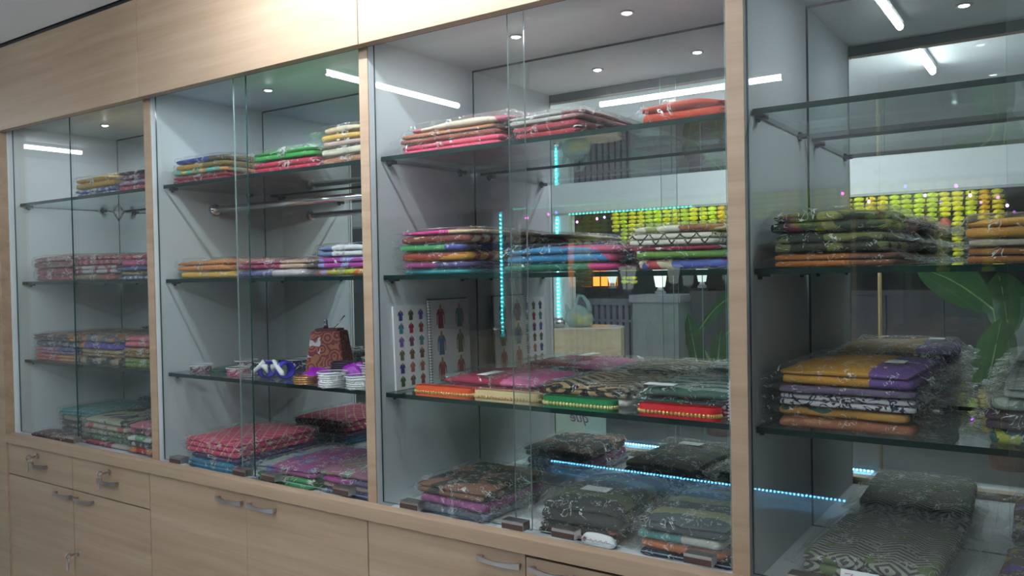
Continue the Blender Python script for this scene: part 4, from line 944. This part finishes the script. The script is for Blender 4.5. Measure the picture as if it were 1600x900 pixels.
# marigold garlands
FL = [plain('flower_%d' % i, c, 0.7, 0, 0.2, 0.25, 40) for i, c in enumerate([(0.42, 0.75, 0.05), (0.62, 0.78, 0.04), (0.78, 0.74, 0.03), (0.88, 0.55, 0.02), (0.55, 0.70, 0.05)])]
M_TWIG = plain('dark_leaf', (0.03, 0.07, 0.02), 0.6)
xg = -3.60; gi = 0
while xg < -0.38:
    rnd = random.Random(gi + 100); n = 7 + int(3.2 * (0.5 + 0.5 * math.sin(gi * 0.9)) + rnd.random() * 2)
    if gi in (1, 2): n = 21
    if gi in (33, 36): n = 19
    red = gi in (3, 31, 32)
    lb = 'string of yellow green marigolds hanging over the shop entrance'
    if n > 16: lb = 'extra long marigold string, %s of the four long ones from the left' % {1: 'first', 2: 'second', 33: 'third', 36: 'fourth'}[gi]
    if red: lb = 'marigold string ending in a red tassel, %s of three from the left' % {3: 'first', 31: 'second', 32: 'third'}[gi]
    e = empty('marigold_garland', (xg, -4.5, 2.22), lb, 'garland', 'marigold strings over the entrance')
    bm = bmesh.new(); mi = FL[rnd.choice([0, 1, 1, 2, 2, 3, 4])]
    for k in range(n):
        c = Vector((rnd.uniform(-.006, .006), rnd.uniform(-.01, .01), -.02 - .038 * k))
        ball(bm, c, .046 * rnd.uniform(.92, 1.08), (1, 1, .48), 1)
    for v in bm.verts: v.co += Vector((noise.noise(v.co * 60), noise.noise(v.co * 60 + Vector((5, 0, 0))), 0)) * .010
    o = link('flowers', bm, mi, e); o['kind'] = 'stuff'
    bm = bmesh.new()
    for k in range(n):
        z = -.03 - .038 * k; s = rnd.choice((-1, 1))
        v = [bm.verts.new(p) for p in [(.044, .02, z), (.044 + .018, .03, z + s * .016), (.050, .03, z - s * .012)]]; bm.faces.new(v)
    link('leaves', bm, M_TWIG, e)
    if red:
        bm = bmesh.new(); ball(bm, (0, 0, -.02 - .038 * n - .04), .045, (1, 1, 1.2), 2); link('tassel', bm, plain('red_flower', (0.45, 0.03, 0.05), 0.7), e)
    xg += 0.0875; gi += 1
tag(bx('garland_rail', (-3.72, -4.51, 2.20), (-0.30, -4.49, 2.22), M_TWIG), 'rail that carries the marigold strings', 'rail')

tube_lamp((-3.55, -4.06, 2.20), (-0.45, -4.06, 2.20), 'added long tube lamp outside, hidden above the entrance, brightening the marigolds', emit('fill_tube_light', (1.0, 0.98, 0.9), 9.0), 2.26)  # added lamp, hidden behind the beam, to brighten the garlands
e = empty('fill_flood', (-3.0, -4.06, 3.55), 'added flood lamp, out of view above the shop entrance, brightening the gate pillars', 'lamp')  # flood lamp added out of view to brighten pillars and fence
struct(bx('wall_facade', (-7.0, -3.99, 2.56), (3.4, -3.90, 4.2), M_WHITE))
bm = bmesh.new(); box(bm, -.13, .13, -.09, .0, -.06, .06, 0, .006); link('housing', bm, M_DARK, e)
bm = bmesh.new(); box(bm, -.115, .115, -.096, -.091, -.05, .05); link('lens', bm, emit('fill_flood_glow', (0.88, 0.95, 1.0), 70.0), e)
e.rotation_euler = (math.radians(38), 0, 0)
# coloured bulbs
BK = {'pink': emit('pink_bulb', (1.0, 0.08, 0.75), 10.0), 'blue': emit('blue_bulb', (0.12, 0.10, 1.0), 10.0), 'violet': emit('violet_bulb', (0.55, 0.10, 1.0), 10.0)}
for i, (x, z, c) in enumerate([(-3.97, 2.03, 'pink'), (-3.75, 2.05, 'pink'), (-3.67, 2.06, 'blue'), (-0.385, 1.97, 'violet'), (-0.62, 2.06, 'violet'), (-0.92, 2.08, 'blue'), (-1.32, 2.06, 'pink')]):
    e = empty('festoon_bulb', (x, -4.40, z), 'small %s festoon bulb hanging outside, number %s from the left' % (c, ['one', 'two', 'three', 'seven', 'six', 'five', 'four'][i]), 'bulb', 'festoon bulbs outside the shop front')
    bm = bmesh.new(); ball(bm, (0, 0, 0), .010, (1, 1, 1.2), 2); link('glow', bm, BK[c], e, True)
    bm = bmesh.new(); cyl(bm, (0, 0, .022), .006, .02, 'z', 8); tube_path(bm, [(0, 0, .03), (.004, 0, .10), (0, 0, 2.21 - z)], .0015, 5); link('lead', bm, M_DARK, e)

# plants
t = NT('leaf_green'); nz = t.noise(t.obj(), 5.0, 3); M_LEAF = t.bsdf(t.mix(nz, (0.012, 0.06, 0.012), (0.04, 0.14, 0.03)), 0.35)
M_RIB = plain('leaf_rib', (0.20, 0.34, 0.12), 0.5)
def leaf(e, p, q, wid, droop, side):
    p, q = Vector(p), Vector(q); ax = q - p; n = 14; side = Vector(side).normalized(); up = side.cross(ax.normalized())
    bm = bmesh.new(); rows = []
    for i in range(n + 1):
        u = i / n; c = p + ax * u + Vector((0, 0, droop * math.sin(PI * u)))
        hw = wid / 2 * (math.sin(PI * min(1, u * 1.02)) ** 0.55) if 0 < u < 1 else 0.004
        rows.append([bm.verts.new(c + side * hw * s + up * (abs(s) * hw * 0.22 + 0.006 * math.sin(i * 1.7 + s * 2))) for s in (-1, -.5, 0, .5, 1)])
    for a, b in zip(rows, rows[1:]):
        for j in range(4): bm.faces.new((a[j], a[j + 1], b[j + 1], b[j]))
    o = link('leaf', bm, M_LEAF, e, True)
    bm = bmesh.new(); tube_path(bm, [p + ax * (i / n) + Vector((0, 0, droop * math.sin(PI * i / n) - .004)) for i in range(n + 1)], [.009 * (1 - .8 * i / n) for i in range(n + 1)], 6); link('rib', bm, M_RIB, o, True)
def potted(x, y, label, leaves):
    e = empty('potted_plant', (x, y, -0.02), label, 'plant')
    bm = bmesh.new(); cyl(bm, (0, 0, .16), .13, .32, 'z', 20, .18); torus(bm, (0, 0, .31), .175, .015, 20, 6); link('pot', bm, plain('terracotta_pot', (0.16, 0.07, 0.05), 0.7), e)
    bm = bmesh.new(); cyl(bm, (0, 0, .305), .16, .02, 'z', 20); link('soil', bm, M_DARK, e)
    for p, q, wd, dr, sd in leaves:
        bm = bmesh.new(); tube_path(bm, [(0, 0, .30), (p[0] * .35, p[1] * .35, .3 + (p[2] - .3) * .55), p], [.016, .012, .008], 7); link('stem', bm, M_RIB, e, True)
        leaf(e, p, q, wd, dr, sd)
potted(-0.40, -4.75, 'large leaved banana plant outside the right side of the shop front',
       [((-.10, .0, 1.22), (-.62, .15, 1.56), .36, .05, (.3, .2, .9)), ((-.16, .05, .52), (-.04, .12, 1.16), .30, .0, (1, .15, 0)), ((.12, 0, .9), (.55, .1, 1.3), .3, .08, (.2, .5, .8)), ((0, -.1, 1.0), (-.1, -.5, 1.5), .3, .06, (.9, 0, .3))])
potted(-2.75, -4.95, 'large leaved banana plant between the gate pillar and the glass',
       [((-.22, .05, .95), (.30, .12, 1.34), .24, .10, (.3, .3, .8)), ((.05, .0, .95), (.60, .1, .98), .22, .16, (.1, .5, .85)), ((-.20, 0, .5), (-.28, .1, 1.15), .20, 0, (1, .2, 0)), ((.0, .1, .6), (.06, .15, 1.0), .2, 0, (1, .1, 0))])
